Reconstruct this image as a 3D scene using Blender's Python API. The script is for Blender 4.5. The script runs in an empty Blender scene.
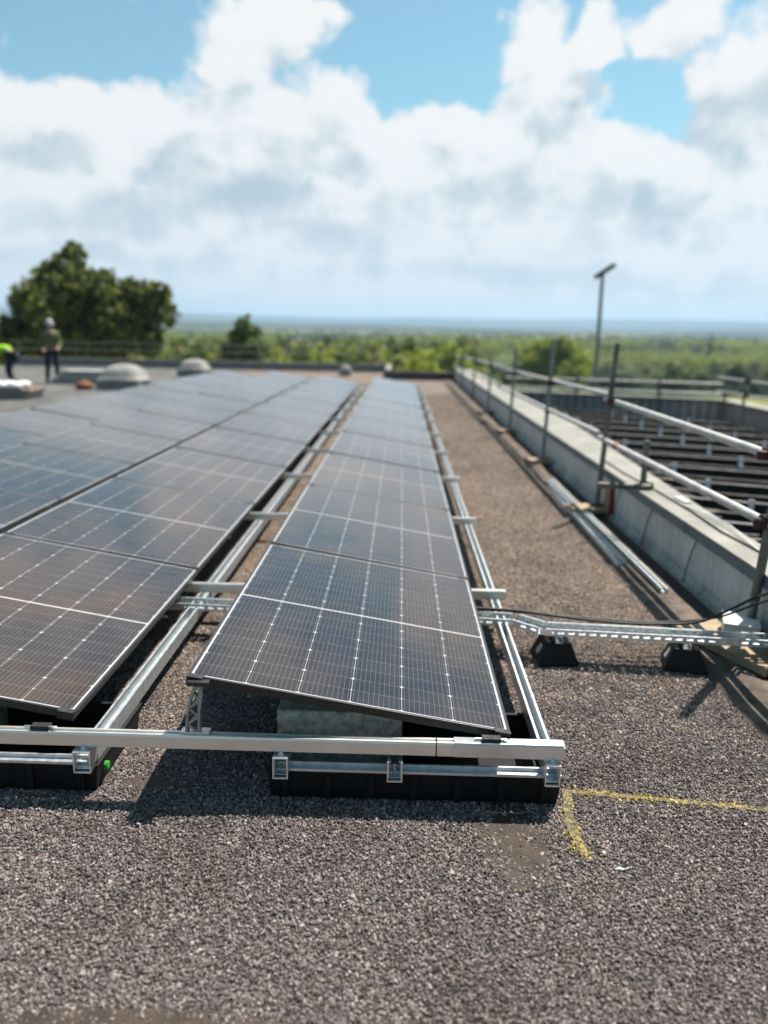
import bpy, bmesh, math, random
import numpy as np
from mathutils import Vector, Matrix, noise
random.seed(7)
rng = np.random.default_rng(7)
SC = bpy.context.scene
C = SC.collection
R = math.radians

# ------------------------------------------------------------------ helpers
class MB:
    def __init__(s): s.v=[]; s.f=[]; s.m=[]
    def add(s, vs, fs, mi=0):
        b=len(s.v); s.v += [tuple(p) for p in vs]; s.f += [tuple(i+b for i in f) for f in fs]; s.m += [mi]*len(fs); return s
    def box(s, x0,x1,y0,y1,z0,z1, mi=0):
        vs=[(x,y,z) for z in (z0,z1) for y in (y0,y1) for x in (x0,x1)]
        return s.add(vs, [(0,2,3,1),(4,5,7,6),(0,1,5,4),(2,6,7,3),(0,4,6,2),(1,3,7,5)], mi)
    def obox(s, c, hx, hy, hz, mi=0):
        c=Vector(c); hx=Vector(hx); hy=Vector(hy); hz=Vector(hz)
        vs=[c+hx*a+hy*b+hz*d for d in (-1,1) for b in (-1,1) for a in (-1,1)]
        return s.add(vs, [(0,2,3,1),(4,5,7,6),(0,1,5,4),(2,6,7,3),(0,4,6,2),(1,3,7,5)], mi)
    def bar(s, a, b, w, h, up=(0,0,1), mi=0):
        a=Vector(a); b=Vector(b); d=b-a; l=d.length; d.normalize(); u=Vector(up); r=d.cross(u).normalized(); u=r.cross(d)
        return s.obox((a+b)/2, d*l/2, r*w/2, u*h/2, mi)
    def tube(s, pts, r, n=12, mi=0, cap=True):
        pts=[Vector(p) for p in pts]; rs=r if isinstance(r,(list,tuple)) else [r]*len(pts)
        b=len(s.v); ref=None
        for i,p in enumerate(pts):
            d=(pts[min(i+1,len(pts)-1)]-pts[max(i-1,0)]).normalized()
            if ref is None:
                ref=Vector((0,0,1)) if abs(d.z)<.9 else Vector((1,0,0))
            a=d.cross(ref).normalized(); c=a.cross(d).normalized(); ref=c
            for k in range(n):
                t=2*math.pi*k/n; s.v.append(tuple(p+(a*math.cos(t)+c*math.sin(t))*rs[i]))
        for i in range(len(pts)-1):
            for k in range(n):
                k2=(k+1)%n; s.f.append((b+i*n+k,b+i*n+k2,b+(i+1)*n+k2,b+(i+1)*n+k)); s.m.append(mi)
        if cap:
            s.f.append(tuple(b+k for k in range(n))[::-1]); s.m.append(mi)
            s.f.append(tuple(b+(len(pts)-1)*n+k for k in range(n))); s.m.append(mi)
        return s
    def prism(s, prof, a, b, xd, zd, mi=0):
        # profile polygon (p,q) swept from a to b;  p along xd, q along zd
        a=Vector(a); b=Vector(b); xd=Vector(xd); zd=Vector(zd); n=len(prof)
        vs=[a+xd*p+zd*q for p,q in prof]+[b+xd*p+zd*q for p,q in prof]
        fs=[(i,(i+1)%n,n+(i+1)%n,n+i) for i in range(n)]+[tuple(range(n))[::-1],tuple(range(n,2*n))]
        return s.add(vs, fs, mi)
    def lathe(s, prof, c, n=24, mi=0, sy=1):
        c=Vector(c); b=len(s.v)
        for r,z in prof:
            for k in range(n):
                t=2*math.pi*k/n; s.v.append((c.x+r*math.cos(t), c.y+sy*r*math.sin(t), c.z+z))
        for i in range(len(prof)-1):
            for k in range(n):
                k2=(k+1)%n; s.f.append((b+i*n+k,b+i*n+k2,b+(i+1)*n+k2,b+(i+1)*n+k)); s.m.append(mi)
        s.f.append(tuple(b+k for k in range(n))[::-1]); s.m.append(mi)
        s.f.append(tuple(b+(len(prof)-1)*n+k for k in range(n))); s.m.append(mi)
        return s
    def build(s, name, mats, parent=None, bevel=0, smooth=None, local=False):
        if not isinstance(mats,(list,tuple)): mats=[mats]
        off=Vector((0,0,0))
        if parent is not None and not local:
            p=parent
            while p is not None: off+=Vector(p.location); p=p.parent
        me=bpy.data.meshes.new(name)
        me.from_pydata([tuple(Vector(v)-off) for v in s.v] if off.length>0 else s.v, [], s.f)
        for m in mats: me.materials.append(m)
        me.polygons.foreach_set('material_index', s.m)
        me.update()
        bm=bmesh.new(); bm.from_mesh(me); bmesh.ops.recalc_face_normals(bm, faces=bm.faces); bm.to_mesh(me); bm.free()
        if smooth: 
            me.polygons.foreach_set('use_smooth',[True]*len(me.polygons)); me.set_sharp_from_angle(angle=R(smooth))
        o=bpy.data.objects.new(name, me); C.objects.link(o)
        if parent is not None: o.parent=parent
        if bevel:
            b=o.modifiers.new('bevel','BEVEL'); b.width=bevel; b.segments=2; b.limit_method='ANGLE'
        return o

def tag(o, label=None, cat=None, group=None, kind=None):
    if label: o['label']=label
    if cat: o['category']=cat
    if group: o['group']=group
    if kind: o['kind']=kind
    return o
def thing(name, label, cat, loc=(0,0,0), group=None):
    o=bpy.data.objects.new(name,None); C.objects.link(o); o.location=loc; o.empty_display_size=.1
    return tag(o,label,cat,group)
def kids(o): return [c for c in bpy.data.objects if c.parent==o]
def copy_tree(o, parent=None):
    c=o.copy(); C.objects.link(c)
    if parent is not None: c.parent=parent
    for ch in KID.get(o.name, []): copy_tree(ch,c)
    return c
KID={}
def index_kids():
    KID.clear()
    for o in bpy.data.objects:
        if o.parent: KID.setdefault(o.parent.name,[]).append(o)
ORD=['','first','second','third','fourth','fifth','sixth','seventh','eighth','ninth','tenth','eleventh','twelfth','thirteenth']

# ------------------------------------------------------------------ material helpers
class NT:
    def __init__(s, mat_or_world):
        mat_or_world.use_nodes=True; s.t=mat_or_world.node_tree; s.t.nodes.clear()
    def n(s, typ, ins=None, **kw):
        nd=s.t.nodes.new(typ)
        for k,v in kw.items(): setattr(nd,k,v)
        if ins:
            for k,v in ins.items(): s.set(nd.inputs[k],v)
        return nd
    def set(s, sock, v):
        if isinstance(v, bpy.types.NodeSocket): s.t.links.new(v,sock)
        elif isinstance(v, bpy.types.Node): s.t.links.new(v.outputs[0],sock)
        else: sock.default_value=v
    def m(s, op, a, b=None, c=None, clamp=False):
        nd=s.t.nodes.new('ShaderNodeMath'); nd.operation=op; nd.use_clamp=clamp
        s.set(nd.inputs[0],a)
        if b is not None: s.set(nd.inputs[1],b)
        if c is not None: s.set(nd.inputs[2],c)
        return nd.outputs[0]
    def mix(s, f, a, b, blend='MIX'):
        nd=s.t.nodes.new('ShaderNodeMix'); nd.data_type='RGBA'; nd.blend_type=blend
        s.set(nd.inputs[0],f); s.set(nd.inputs[6],a); s.set(nd.inputs[7],b); return nd.outputs[2]
    def ramp(s, f, stops, interp='LINEAR'):
        nd=s.t.nodes.new('ShaderNodeValToRGB'); s.set(nd.inputs[0],f); cr=nd.color_ramp; cr.interpolation=interp
        while len(cr.elements)<len(stops): cr.elements.new(.5)
        for e,(p,c) in zip(cr.elements,stops): e.position=p; e.color=(*c,1) if len(c)==3 else c
        return nd.outputs[0]
    def noise(s, vec, scale, detail=4, rough=.55, typ='FBM'):
        nd=s.t.nodes.new('ShaderNodeTexNoise'); nd.noise_type=typ
        if vec is not None: s.set(nd.inputs['Vector'],vec)
        nd.inputs['Scale'].default_value=scale; nd.inputs['Detail'].default_value=detail; nd.inputs['Roughness'].default_value=rough
        return nd
    def vor(s, vec, scale, feature='F1'):
        nd=s.t.nodes.new('ShaderNodeTexVoronoi'); nd.feature=feature; s.set(nd.inputs['Vector'],vec); nd.inputs['Scale'].default_value=scale; return nd
    def bump(s, h, strength=.3, dist=.01):
        nd=s.t.nodes.new('ShaderNodeBump'); s.set(nd.inputs['Height'],h); nd.inputs['Strength'].default_value=strength; nd.inputs['Distance'].default_value=dist; return nd.outputs[0]
    def coord(s, which='Object'):
        return s.t.nodes.new('ShaderNodeTexCoord').outputs[which]
    def out(s, sh, kind='Surface'):
        o=s.t.nodes.new('ShaderNodeOutputMaterial'); s.t.links.new(sh if isinstance(sh,bpy.types.NodeSocket) else sh.outputs[0], o.inputs[kind])
def col(*a): return (*a,1) if len(a)==3 else a
def principled(nt, base, rough=.6, metal=0, normal=None, spec=.5, **kw):
    p=nt.n('ShaderNodeBsdfPrincipled'); nt.set(p.inputs['Base Color'], base); nt.set(p.inputs['Roughness'],rough); nt.set(p.inputs['Metallic'],metal)
    p.inputs['Specular IOR Level'].default_value=spec
    if normal is not None: nt.set(p.inputs['Normal'],normal)
    for k,v in kw.items(): nt.set(p.inputs[k],v)
    return p
def mat(name, c1, c2=None, scale=8, rough=.7, metal=0, bump=0, bscale=None, spec=.5, r2=None, detail=5, lo=.35, hi=.65):
    m=bpy.data.materials.new(name); nt=NT(m); co=nt.coord()
    if metal<.2: c1=tuple(x*.8 for x in c1); c2=tuple(x*.8 for x in (c2 or c1))
    n=nt.noise(co,scale,detail,.6)
    base=nt.ramp(n.outputs[0],[(lo,c1),(hi,c2 or c1)])
    rr=nt.m('MULTIPLY_ADD',n.outputs[0],((r2 if r2 is not None else rough+.12)-rough)*2, rough-((r2 if r2 is not None else rough+.12)-rough)*.5)
    nm=None
    if bump: nm=nt.bump(nt.noise(co,bscale or scale*4,6,.65).outputs[0],bump,.01)
    nt.out(principled(nt,base,rr,metal,nm,spec)); return m

M={}
M['galv']=mat('galvanised_steel',(.50,.54,.56),(.66,.70,.71),35,.38,.85,.05,spec=.5)
M['alu']=mat('aluminium_profile',(.66,.64,.59),(.76,.74,.69),5,.36,.85)
M['legalu']=mat('dull_aluminium',(.26,.26,.26),(.38,.38,.37),20,.5,.6)
M['zinc']=mat('bright_zinc',(.62,.64,.66),(.74,.76,.78),9,.30,.9)
M['blackplastic']=mat('black_plastic',(.006,.006,.007),(.011,.011,.012),18,.6,0,.25,60,.25)
M['rubber']=mat('black_rubber',(.006,.006,.006),(.013,.012,.012),22,.65,0,.3,80,.3)
M['frame']=mat('black_anodised_frame',(.018,.018,.019),(.03,.03,.031),30,.33,.35,0,spec=.6)
M['clamp']=mat('dark_clamp',(.02,.02,.02),(.05,.05,.05),60,.4,.5)
M['cable']=mat('black_cable',(.009,.009,.010),(.02,.02,.02),40,.5)
M['concrete']=mat('concrete',(.34,.34,.27),(.88,.86,.72),34,.9,0,.8,90,.2,lo=.3,hi=.7)
M['timber']=mat('raw_timber',(.30,.225,.14),(.47,.37,.25),9,.8,0,.4,60)
M['oldtimber']=mat('weathered_timber',(.16,.12,.085),(.28,.22,.16),11,.85,0,.5,70)
M['redpaint']=mat('red_paint',(.35,.03,.02),(.28,.035,.03),20,.6,0,.2)
M['scaff']=mat('scaffold_tube',(.36,.36,.35),(.52,.51,.49),9,.5,.45,.15,60)
M['scaffdark']=mat('weathered_scaffold_tube',(.075,.075,.06),(.20,.195,.16),7,.55,.35,.3,50)
M['scafffar']=mat('hazed_scaffold_tube',(.17,.175,.165),(.27,.27,.25),7,.55,.35)  # paler tube for distant posts, haze fade put into the colour
M['coupler']=mat('rusty_coupler',(.035,.022,.018),(.11,.04,.032),40,.7,.4,.5,90)
M['white']=mat('white_paint',(.74,.74,.73),(.82,.82,.81),12,.6)
M['whitebox']=mat('white_plastic',(.70,.70,.68),(.8,.8,.79),12,.5)
M['dome']=mat('opal_dome',(.25,.25,.235),(.36,.35,.325),3,.7,spec=.15)
M['kerb']=mat('grey_upstand',(.22,.22,.22),(.30,.30,.29),6,.8,0,.2)
M['beamdark']=mat('dark_lattice_beam',(.014,.012,.011),(.035,.031,.029),12,.7,.1,.4,60,.3)
M['slat']=mat('dusty_metal_slat',(.13,.12,.11),(.27,.255,.24),7,.6,.3,.3,40)
M['pink']=mat('pink_debris',(.24,.17,.15),(.42,.33,.30),5,.9,0,.6,30)
M['lowroof']=mat('lower_roof_felt',(.007,.006,.006),(.020,.017,.016),5,.9,0,.6,40)
M['pole']=mat('grey_pole',(.10,.13,.15),(.14,.17,.19),4,.5,.4)
M['bark']=mat('bark',(.06,.045,.03),(.13,.10,.07),9,.9,0,.8,40)
M['darkfelt']=mat('gutter_felt',(.022,.019,.017),(.055,.048,.042),10,.85,0,.6,60)
M['label']=mat('silver_label',(.55,.55,.55),(.62,.62,.62),30,.4)
M['green']=mat('green_plastic',(.03,.32,.04),(.04,.36,.05),20,.5)
M['skin']=mat('skin',(.42,.25,.17),(.5,.31,.22),20,.6)
M['hivis']=mat('yellow_hi_vis_fabric',(.30,.62,.015),(.38,.70,.02),10,.8,0,.3)
M['hat']=mat('grey_hard_hat',(.42,.42,.42),(.5,.5,.5),10,.5)  # one even grey for the hard hats
M['olive']=mat('olive_fabric',(.09,.11,.035),(.14,.15,.05),10,.9,0,.3)
M['tan']=mat('tan_tabard',(.42,.30,.09),(.5,.36,.12),10,.9,0,.3)
M['navy']=mat('navy_fabric',(.010,.012,.028),(.018,.02,.04),10,.9,0,.3)
M['boot']=mat('brown_boot',(.05,.03,.02),(.08,.05,.03),20,.7)
M['bag']=mat('orange_cloth',(.22,.085,.035),(.28,.12,.05),10,.8)
M['band']=mat('reflective_band',(.6,.6,.6),(.7,.7,.7),20,.35)
M['eye']=mat('dark_eye',(.02,.015,.01),(.03,.02,.015),20,.3)
M['farkerb']=mat('dull_kerb',(.085,.078,.08),(.13,.12,.12),5,.9)
M['brick']=mat('far_wall',(.25,.23,.21),(.33,.31,.29),3,.9)

def mat_coping():
    m=bpy.data.materials.new('coping_sheet'); nt=NT(m); co=nt.coord()
    n=nt.noise(co,3,6,.65); s=nt.noise(co,26,4,.7)
    b=nt.ramp(n.outputs[0],[(.3,(.13,.13,.11)),(.55,(.205,.20,.17)),(.75,(.29,.283,.245))])
    d=nt.ramp(s.outputs[0],[(.30,(.45,.43,.38)),(.42,(1,1,1))])
    nt.out(principled(nt,nt.mix(1,b,d,'MULTIPLY'),.6,.1,nt.bump(s.outputs[0],.25,.01))); return m
M['coping']=mat_coping()
M['fascia']=mat('fascia_trim',(.055,.10,.125),(.085,.14,.17),5,.45,.2)
def mat_wall():
    m=bpy.data.materials.new('upstand_felt'); nt=NT(m); co=nt.coord()
    sep=nt.n('ShaderNodeSeparateXYZ',{0:co}); n=nt.noise(co,2.5,6,.65); s=nt.noise(co,40,4,.7)
    b=nt.ramp(n.outputs[0],[(.3,(.44,.45,.43)),(.7,(.62,.63,.60))])
    w=nt.m('SINE',nt.m('MULTIPLY',sep.outputs[2],520)); w2=nt.m('SINE',nt.m('MULTIPLY',sep.outputs[1],520))
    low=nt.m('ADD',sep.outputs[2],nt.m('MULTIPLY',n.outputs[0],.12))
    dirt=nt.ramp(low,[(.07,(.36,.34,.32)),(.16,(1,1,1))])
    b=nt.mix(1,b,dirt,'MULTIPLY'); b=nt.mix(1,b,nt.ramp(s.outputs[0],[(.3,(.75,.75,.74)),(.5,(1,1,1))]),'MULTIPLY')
    mp=nt.n('ShaderNodeMapping',{0:co}); mp.inputs['Scale'].default_value=(1,14,.9); dr=nt.noise(mp.outputs[0],1.6,4,.65)
    b=nt.mix(1,b,nt.ramp(dr.outputs[0],[(.36,(.80,.785,.75)),(.50,(1,1,1))]),'MULTIPLY')
    mp2=nt.n('ShaderNodeMapping',{0:co}); mp2.inputs['Scale'].default_value=(1,1,2); bl=nt.noise(mp2.outputs[0],7,5,.7); b=nt.mix(1,b,nt.ramp(bl.outputs[0],[(.33,(.88,.87,.85)),(.47,(1,1,1))]),'MULTIPLY')
    h=nt.m('MULTIPLY',nt.m('ADD',w,w2),.3)
    nt.out(principled(nt,b,.7,0,nt.bump(h,.35,.004))); return m
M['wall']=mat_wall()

def mat_glass():
    m=bpy.data.materials.new('solar_cells_under_glass'); nt=NT(m); co=nt.coord(); sep=nt.n('ShaderNodeSeparateXYZ',{0:co})
    u=nt.m('MULTIPLY',sep.outputs[0],-1); v=sep.outputs[1]
    cw=(1.134-.036)/6
    pu=nt.m('DIVIDE',nt.m('SUBTRACT',u,.018),cw); fu=nt.m('FRACT',pu)
    du=nt.m('MULTIPLY',nt.m('MINIMUM',fu,nt.m('SUBTRACT',1,fu)),cw)
    av=nt.m('SUBTRACT',nt.m('ABSOLUTE',nt.m('SUBTRACT',v,.861)),.0055)
    ch=(.861-.018-.0045)/9
    pv=nt.m('DIVIDE',av,ch); fv=nt.m('FRACT',pv); dv=nt.m('MULTIPLY',nt.m('MINIMUM',fv,nt.m('SUBTRACT',1,fv)),ch)
    pv2=nt.m('DIVIDE',av,ch*2); fv2=nt.m('FRACT',nt.m('ADD',pv2,.5)); dv2=nt.m('MULTIPLY',nt.m('MINIMUM',fv2,nt.m('SUBTRACT',1,fv2)),ch*2)
    lu=nt.m('MULTIPLY',nt.m('LESS_THAN',du,.0011),.75)
    lv=nt.m('MULTIPLY',nt.m('LESS_THAN',dv,.0006),.45)
    dia=nt.m('LESS_THAN',nt.m('ADD',du,dv2),.0085)
    dia2=nt.m('LESS_THAN',nt.m('ADD',du,dv),.0048)
    mid=nt.m('LESS_THAN',av,0)
    eu=nt.m('GREATER_THAN',nt.m('ABSOLUTE',nt.m('SUBTRACT',u,.567)),.567-.018)
    ev=nt.m('GREATER_THAN',nt.m('ABSOLUTE',nt.m('SUBTRACT',v,.861)),.861-.018)
    w=lu
    for x in (lv,dia,dia2,mid,eu,ev): w=nt.m('MAXIMUM',w,x)
    fb=nt.m('FRACT',nt.m('MULTIPLY',pu,10)); db=nt.m('ABSOLUTE',nt.m('SUBTRACT',fb,.5))
    bus=nt.m('MULTIPLY',nt.m('LESS_THAN',db,.040),.22)
    w=nt.m('MAXIMUM',w,bus)
    cell=nt.n('ShaderNodeCombineXYZ',{0:nt.m('FLOOR',pu),1:nt.m('FLOOR',nt.m('DIVIDE',v,ch))})
    inf=nt.n('ShaderNodeObjectInfo'); 
    wn=nt.n('ShaderNodeTexWhiteNoise',{0:cell.outputs[0],1:inf.outputs['Random']},noise_dimensions='4D')
    base=nt.mix(wn.outputs[0],(.007,.005,.011,1),(.012,.008,.011,1))
    pat=nt.noise(nt.n('ShaderNodeNewGeometry').outputs['Position'],1.5,3,.5); base=nt.mix(nt.ramp(pat.outputs[0],[(.48,(0,0,0)),(.68,(1,1,1))]),base,(.028,.015,.009,1))
    base=nt.mix(w,base,(.40,.40,.41,1))
    dust=nt.noise(co,5,5,.7)
    df=nt.m('MULTIPLY',nt.ramp(dust.outputs[0],[(.35,(0,0,0)),(.75,(1,1,1))]),.045)
    base=nt.mix(df,base,(.45,.40,.35,1))
    rr=nt.m('MULTIPLY_ADD',dust.outputs[0],.10,.07)
    wav=nt.noise(co,3.5,2,.5)
    p=principled(nt,base,rr,0,nt.bump(wav.outputs[0],.12,.01),.68); p.inputs['Specular Tint'].default_value=(1,.89,.79,1); nt.out(p); return m
M['cells']=mat_glass()

ROOFCOLS=[(0,(.074,.060,.055)),(.25,(.128,.105,.098)),(.5,(.178,.148,.138)),(.75,(.235,.198,.184)),(1,(.37,.325,.305))]
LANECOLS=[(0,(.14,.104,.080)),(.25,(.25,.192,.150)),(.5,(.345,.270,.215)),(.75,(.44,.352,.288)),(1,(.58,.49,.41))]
def mat_roof():
    m=bpy.data.materials.new('mineral_chipping_felt'); nt=NT(m); co=nt.coord()
    v=nt.vor(co,110); v2=nt.vor(co,150)
    rnd=nt.n('ShaderNodeSeparateColor',{0:v.outputs['Color']})
    c=nt.ramp(rnd.outputs[0],ROOFCOLS)
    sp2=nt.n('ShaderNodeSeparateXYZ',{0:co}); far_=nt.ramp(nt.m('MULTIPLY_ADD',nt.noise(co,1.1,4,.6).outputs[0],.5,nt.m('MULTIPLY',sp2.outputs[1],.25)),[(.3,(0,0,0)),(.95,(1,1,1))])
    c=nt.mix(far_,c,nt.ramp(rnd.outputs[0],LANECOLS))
    gap=nt.ramp(v.outputs['Distance'],[(.20,(.88,.88,.88)),(.70,(.2,.185,.175))])
    c=nt.mix(1,c,gap,'MULTIPLY')
    big=nt.noise(co,1.3,6,.7); c=nt.mix(1,c,nt.ramp(big.outputs[0],[(.3,(.70,.66,.63)),(.5,(1,1,1)),(.72,(1.16,1.12,1.05))]),'MULTIPLY')
    h=nt.m('SUBTRACT',nt.m('MULTIPLY',rnd.outputs[1],.6),v.outputs['Distance'])
    nt.out(principled(nt,c,.85,0,nt.bump(h,.9,.006),.25)); return m
M['roof']=mat_roof()
M['bitumen']=mat('bare_bitumen_patch',(.028,.018,.011),(.075,.050,.033),14,.75,0,.6,90)
def mat_stone(name, ramp, tint=None):
    m=bpy.data.materials.new(name); nt=NT(m); inf=nt.n('ShaderNodeObjectInfo')
    c=nt.ramp(inf.outputs['Random'],ramp)
    geo=nt.n('ShaderNodeNewGeometry'); big=nt.noise(geo.outputs['Position'],1.3,6,.7)
    c=nt.mix(1,c,nt.ramp(big.outputs[0],[(.3,(.70,.66,.63)),(.5,(1,1,1)),(.72,(1.16,1.12,1.05))]),'MULTIPLY')
    nt.out(principled(nt,c,.78,0,None,.3)); return m
M['stone']=mat_stone('stone_chipping',ROOFCOLS)
M['stone_lane']=mat_stone('brown_stone_chipping',LANECOLS)  # lighter, browner chippings, more of them farther along the roof
M['stone_y']=mat_stone('painted_chipping',[(0,(.30,.23,.07)),(.5,(.44,.34,.08)),(.8,(.55,.44,.14)),(1,(.26,.21,.12))])
M['yellow']=mat('yellow_spray_paint',(.10,.085,.055),(.34,.27,.09),60,.8,0,.6,120,lo=.47,hi=.62)

# ------------------------------------------------------------------ camera
cam=bpy.data.cameras.new('camera'); co=bpy.data.objects.new('camera',cam); C.objects.link(co); SC.camera=co
yaw,pit,rol=.0179,.2256,.019
cy,sy,cp,sp=math.cos(yaw),math.sin(yaw),math.cos(pit),math.sin(pit)
f=Vector((-sy*cp,cy*cp,-sp)); r=Vector((cy,sy,0)); u=r.cross(f)
r2=r*math.cos(rol)+u*math.sin(rol); u2=-r*math.sin(rol)+u*math.cos(rol)
CAM=Vector((-.4106,-2.4603,1.5875))
co.matrix_world=Matrix(((r2.x,u2.x,-f.x,CAM.x),(r2.y,u2.y,-f.y,CAM.y),(r2.z,u2.z,-f.z,CAM.z),(0,0,0,1)))
cam.sensor_fit='VERTICAL'; cam.sensor_height=36; cam.sensor_width=27; cam.lens=777.17*36/1024
cam.clip_start=.05; cam.clip_end=30000
cam.dof.use_dof=True; cam.dof.focus_distance=2.75
APER=.0235  # aperture diameter, metres
cam.dof.aperture_fstop=(cam.lens/1000)/APER
def px(X,Y,d):
    """world point seen at photo pixel X,Y at axial distance d"""
    return CAM+(f+r2*((X-384)/777.17)-u2*((Y-512)/777.17))*d

# ------------------------------------------------------------------ light and sky
SUN=Vector((.166,.185,.43)).normalized()
el=math.asin(SUN.z); az=math.atan2(SUN.x,SUN.y)
sl=bpy.data.lights.new('sun','SUN'); sl.energy=5.0; sl.angle=R(.53); sl.color=(1,.93,.85)
so=bpy.data.objects.new('sun',sl); C.objects.link(so); so.rotation_euler=SUN.to_track_quat('Z','Y').to_euler()
W=bpy.data.worlds.new('World'); SC.world=W; W.use_nodes=True
nt=NT(W)
sky=nt.n('ShaderNodeTexSky',sky_type='NISHITA'); sky.sun_disc=False; sky.sun_elevation=el; sky.sun_rotation=az; sky.air_density=1.0; sky.dust_density=.6; sky.ozone_density=2.0; sky.altitude=50
def azel(X,Y):
    d=(f+r2*((X-384)/777.17)-u2*((Y-512)/777.17)).normalized()
    return math.atan2(d.x,d.y), math.asin(d.z)
# cumulus field: (x, y, half width, half height) read off the photograph, turned into azimuth / elevation
BL=[(270,14,78,40),(335,14,28,18),(600,28,34,28),(240,62,30,34),(322,92,40,32),(350,118,30,26),(285,120,56,28),
    (90,140,70,36),(0,140,58,44),(165,138,62,36),(215,158,80,48),(120,182,130,55),(15,195,90,52),(300,180,84,48),(350,172,56,40),
    (530,10,44,32),(520,42,34,32),(575,50,50,20),(610,10,26,20),(600,58,30,9),
    (700,14,44,32),(752,92,44,42),(778,68,50,66),(668,30,20,16),(760,132,60,28),
    (545,104,60,40),(500,122,42,36),(436,130,36,18),(470,148,54,34),(588,158,30,22),(575,184,105,32),(655,178,42,20),(690,182,40,22),(762,184,32,20),
    (400,205,110,60),(500,225,120,52),(200,240,220,50),(30,262,170,50),(640,258,110,34),(745,238,56,30),(620,285,260,36),(300,285,300,40),(60,300,200,42),(780,275,120,40),
    # beyond the frame, unseen; some high ones added to neutralise panel reflections
    (-150,150,150,70),(-330,90,140,110),(-200,-60,110,60),(-420,240,260,60),(900,190,130,70),(1050,60,150,100),(930,-80,90,60),(1150,250,260,60),
    (120,-110,130,60),(420,-120,90,50),(700,-140,110,60),(300,-330,200,100),(560,-420,160,80),(620,-215,150,70),(860,-250,170,90),(1000,-420,200,110),(540,160,60,34),(640,210,55,24),(360,240,130,44),(500,255,150,40),(760,-600,260,120),(60,-260,150,70)]
cg=bpy.data.node_groups.new('cloud_field','ShaderNodeTree')
cg.interface.new_socket('Vector',in_out='INPUT',socket_type='NodeSocketVector'); cg.interface.new_socket('Density',in_out='OUTPUT',socket_type='NodeSocketFloat')
g=NT.__new__(NT); g.t=cg
gi=cg.nodes.new('NodeGroupInput'); go=cg.nodes.new('NodeGroupOutput')
n1=g.noise(gi.outputs[0],5.5,4,.58); n1.noise_dimensions='2D'
def vm(op,a,b=None,c=None):
    nd=g.t.nodes.new('ShaderNodeVectorMath'); nd.operation=op; g.set(nd.inputs[0],a)
    if b is not None: g.set(nd.inputs[1],b)
    if c is not None: g.set(nd.inputs[2],c)
    return nd
wv=vm('MULTIPLY_ADD',vm('SUBTRACT',n1.outputs['Color'],(.5,.5,.5)).outputs[0],(.13,.10,0),gi.outputs[0]).outputs[0]
D=None
for (X,Y,a,b) in BL:
    A0,E0=azel(X,Y); wx=a/777.17*1.03; wy=b/777.17*1.03
    q=vm('MULTIPLY',vm('SUBTRACT',wv,(A0,E0,0)).outputs[0],(1/wx,1/wy,0)).outputs[0]
    l=vm('LENGTH',q).outputs['Value']; d=g.m('SUBTRACT',1,g.m('MULTIPLY',l,l))
    D=d if D is None else g.m('SMOOTH_MAX',D,d,.35)
sepg=g.n('ShaderNodeSeparateXYZ',{0:gi.outputs[0]})
# away from the photographed part the sky goes on with sparser cumulus, thinned to lower the ambient light
ang=g.m('MULTIPLY_ADD',g.noise(gi.outputs[0],1.6,3,.5).outputs[0],5.0,-3.0)
far=g.m('MAXIMUM', g.m('MULTIPLY',g.m('SUBTRACT',g.m('ABSOLUTE',sepg.outputs[0]),.8),3), g.m('MULTIPLY',g.m('SUBTRACT',sepg.outputs[1],.75),3),clamp=True)
D=g.m('MAXIMUM',D,g.m('ADD',g.m('MULTIPLY',ang,far),g.m('MULTIPLY',g.m('SUBTRACT',1,far),-3)))
n2=g.noise(gi.outputs[0],15,6,.64); n2.noise_dimensions='2D'
v1=g.vor(wv,11,'SMOOTH_F1'); v1.voronoi_dimensions='2D'
st=g.n('ShaderNodeMapping',{0:gi.outputs[0]}); st.inputs['Scale'].default_value=(1,2.6,1)
n3=g.noise(st.outputs[0],7,4,.55); n3.noise_dimensions='2D'
low=g.m('MULTIPLY',g.m('SUBTRACT',.34,sepg.outputs[1]),4.5,clamp=True)
D=g.m('MULTIPLY_ADD',D,1.2,-.14)
D=g.m('ADD',D,g.m('MULTIPLY',g.m('MULTIPLY_ADD',n3.outputs[0],2.4,-1.2+.95),low))
D=g.m('ADD',D,g.m('MULTIPLY_ADD',n2.outputs[0],2.5,-1.28)); D=g.m('ADD',D,g.m('MULTIPLY_ADD',v1.outputs['Distance'],-.9,.32))
g.set(go.inputs[0],D)
gv=nt.coord('Generated'); s3=nt.n('ShaderNodeSeparateXYZ',{0:gv})
A_=nt.m('ARCTAN2',s3.outputs[0],s3.outputs[1]); E_=nt.m('ARCSINE',s3.outputs[2])
ae=nt.n('ShaderNodeCombineXYZ',{0:A_,1:E_}).outputs[0]
def grp(v):
    nd=nt.t.nodes.new('ShaderNodeGroup'); nd.node_tree=cg; nt.set(nd.inputs[0],v); return nd.outputs[0]
D0=grp(ae)
up=nt.n('ShaderNodeVectorMath',operation='ADD'); nt.set(up.inputs[0],ae); up.inputs[1].default_value=(.012,.040,0)
D1=grp(up.outputs[0])
alpha=nt.ramp(D0,[(-.0,(0,0,0)),(.24,(.45,.45,.45)),(.62,(1,1,1))],'EASE')
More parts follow.
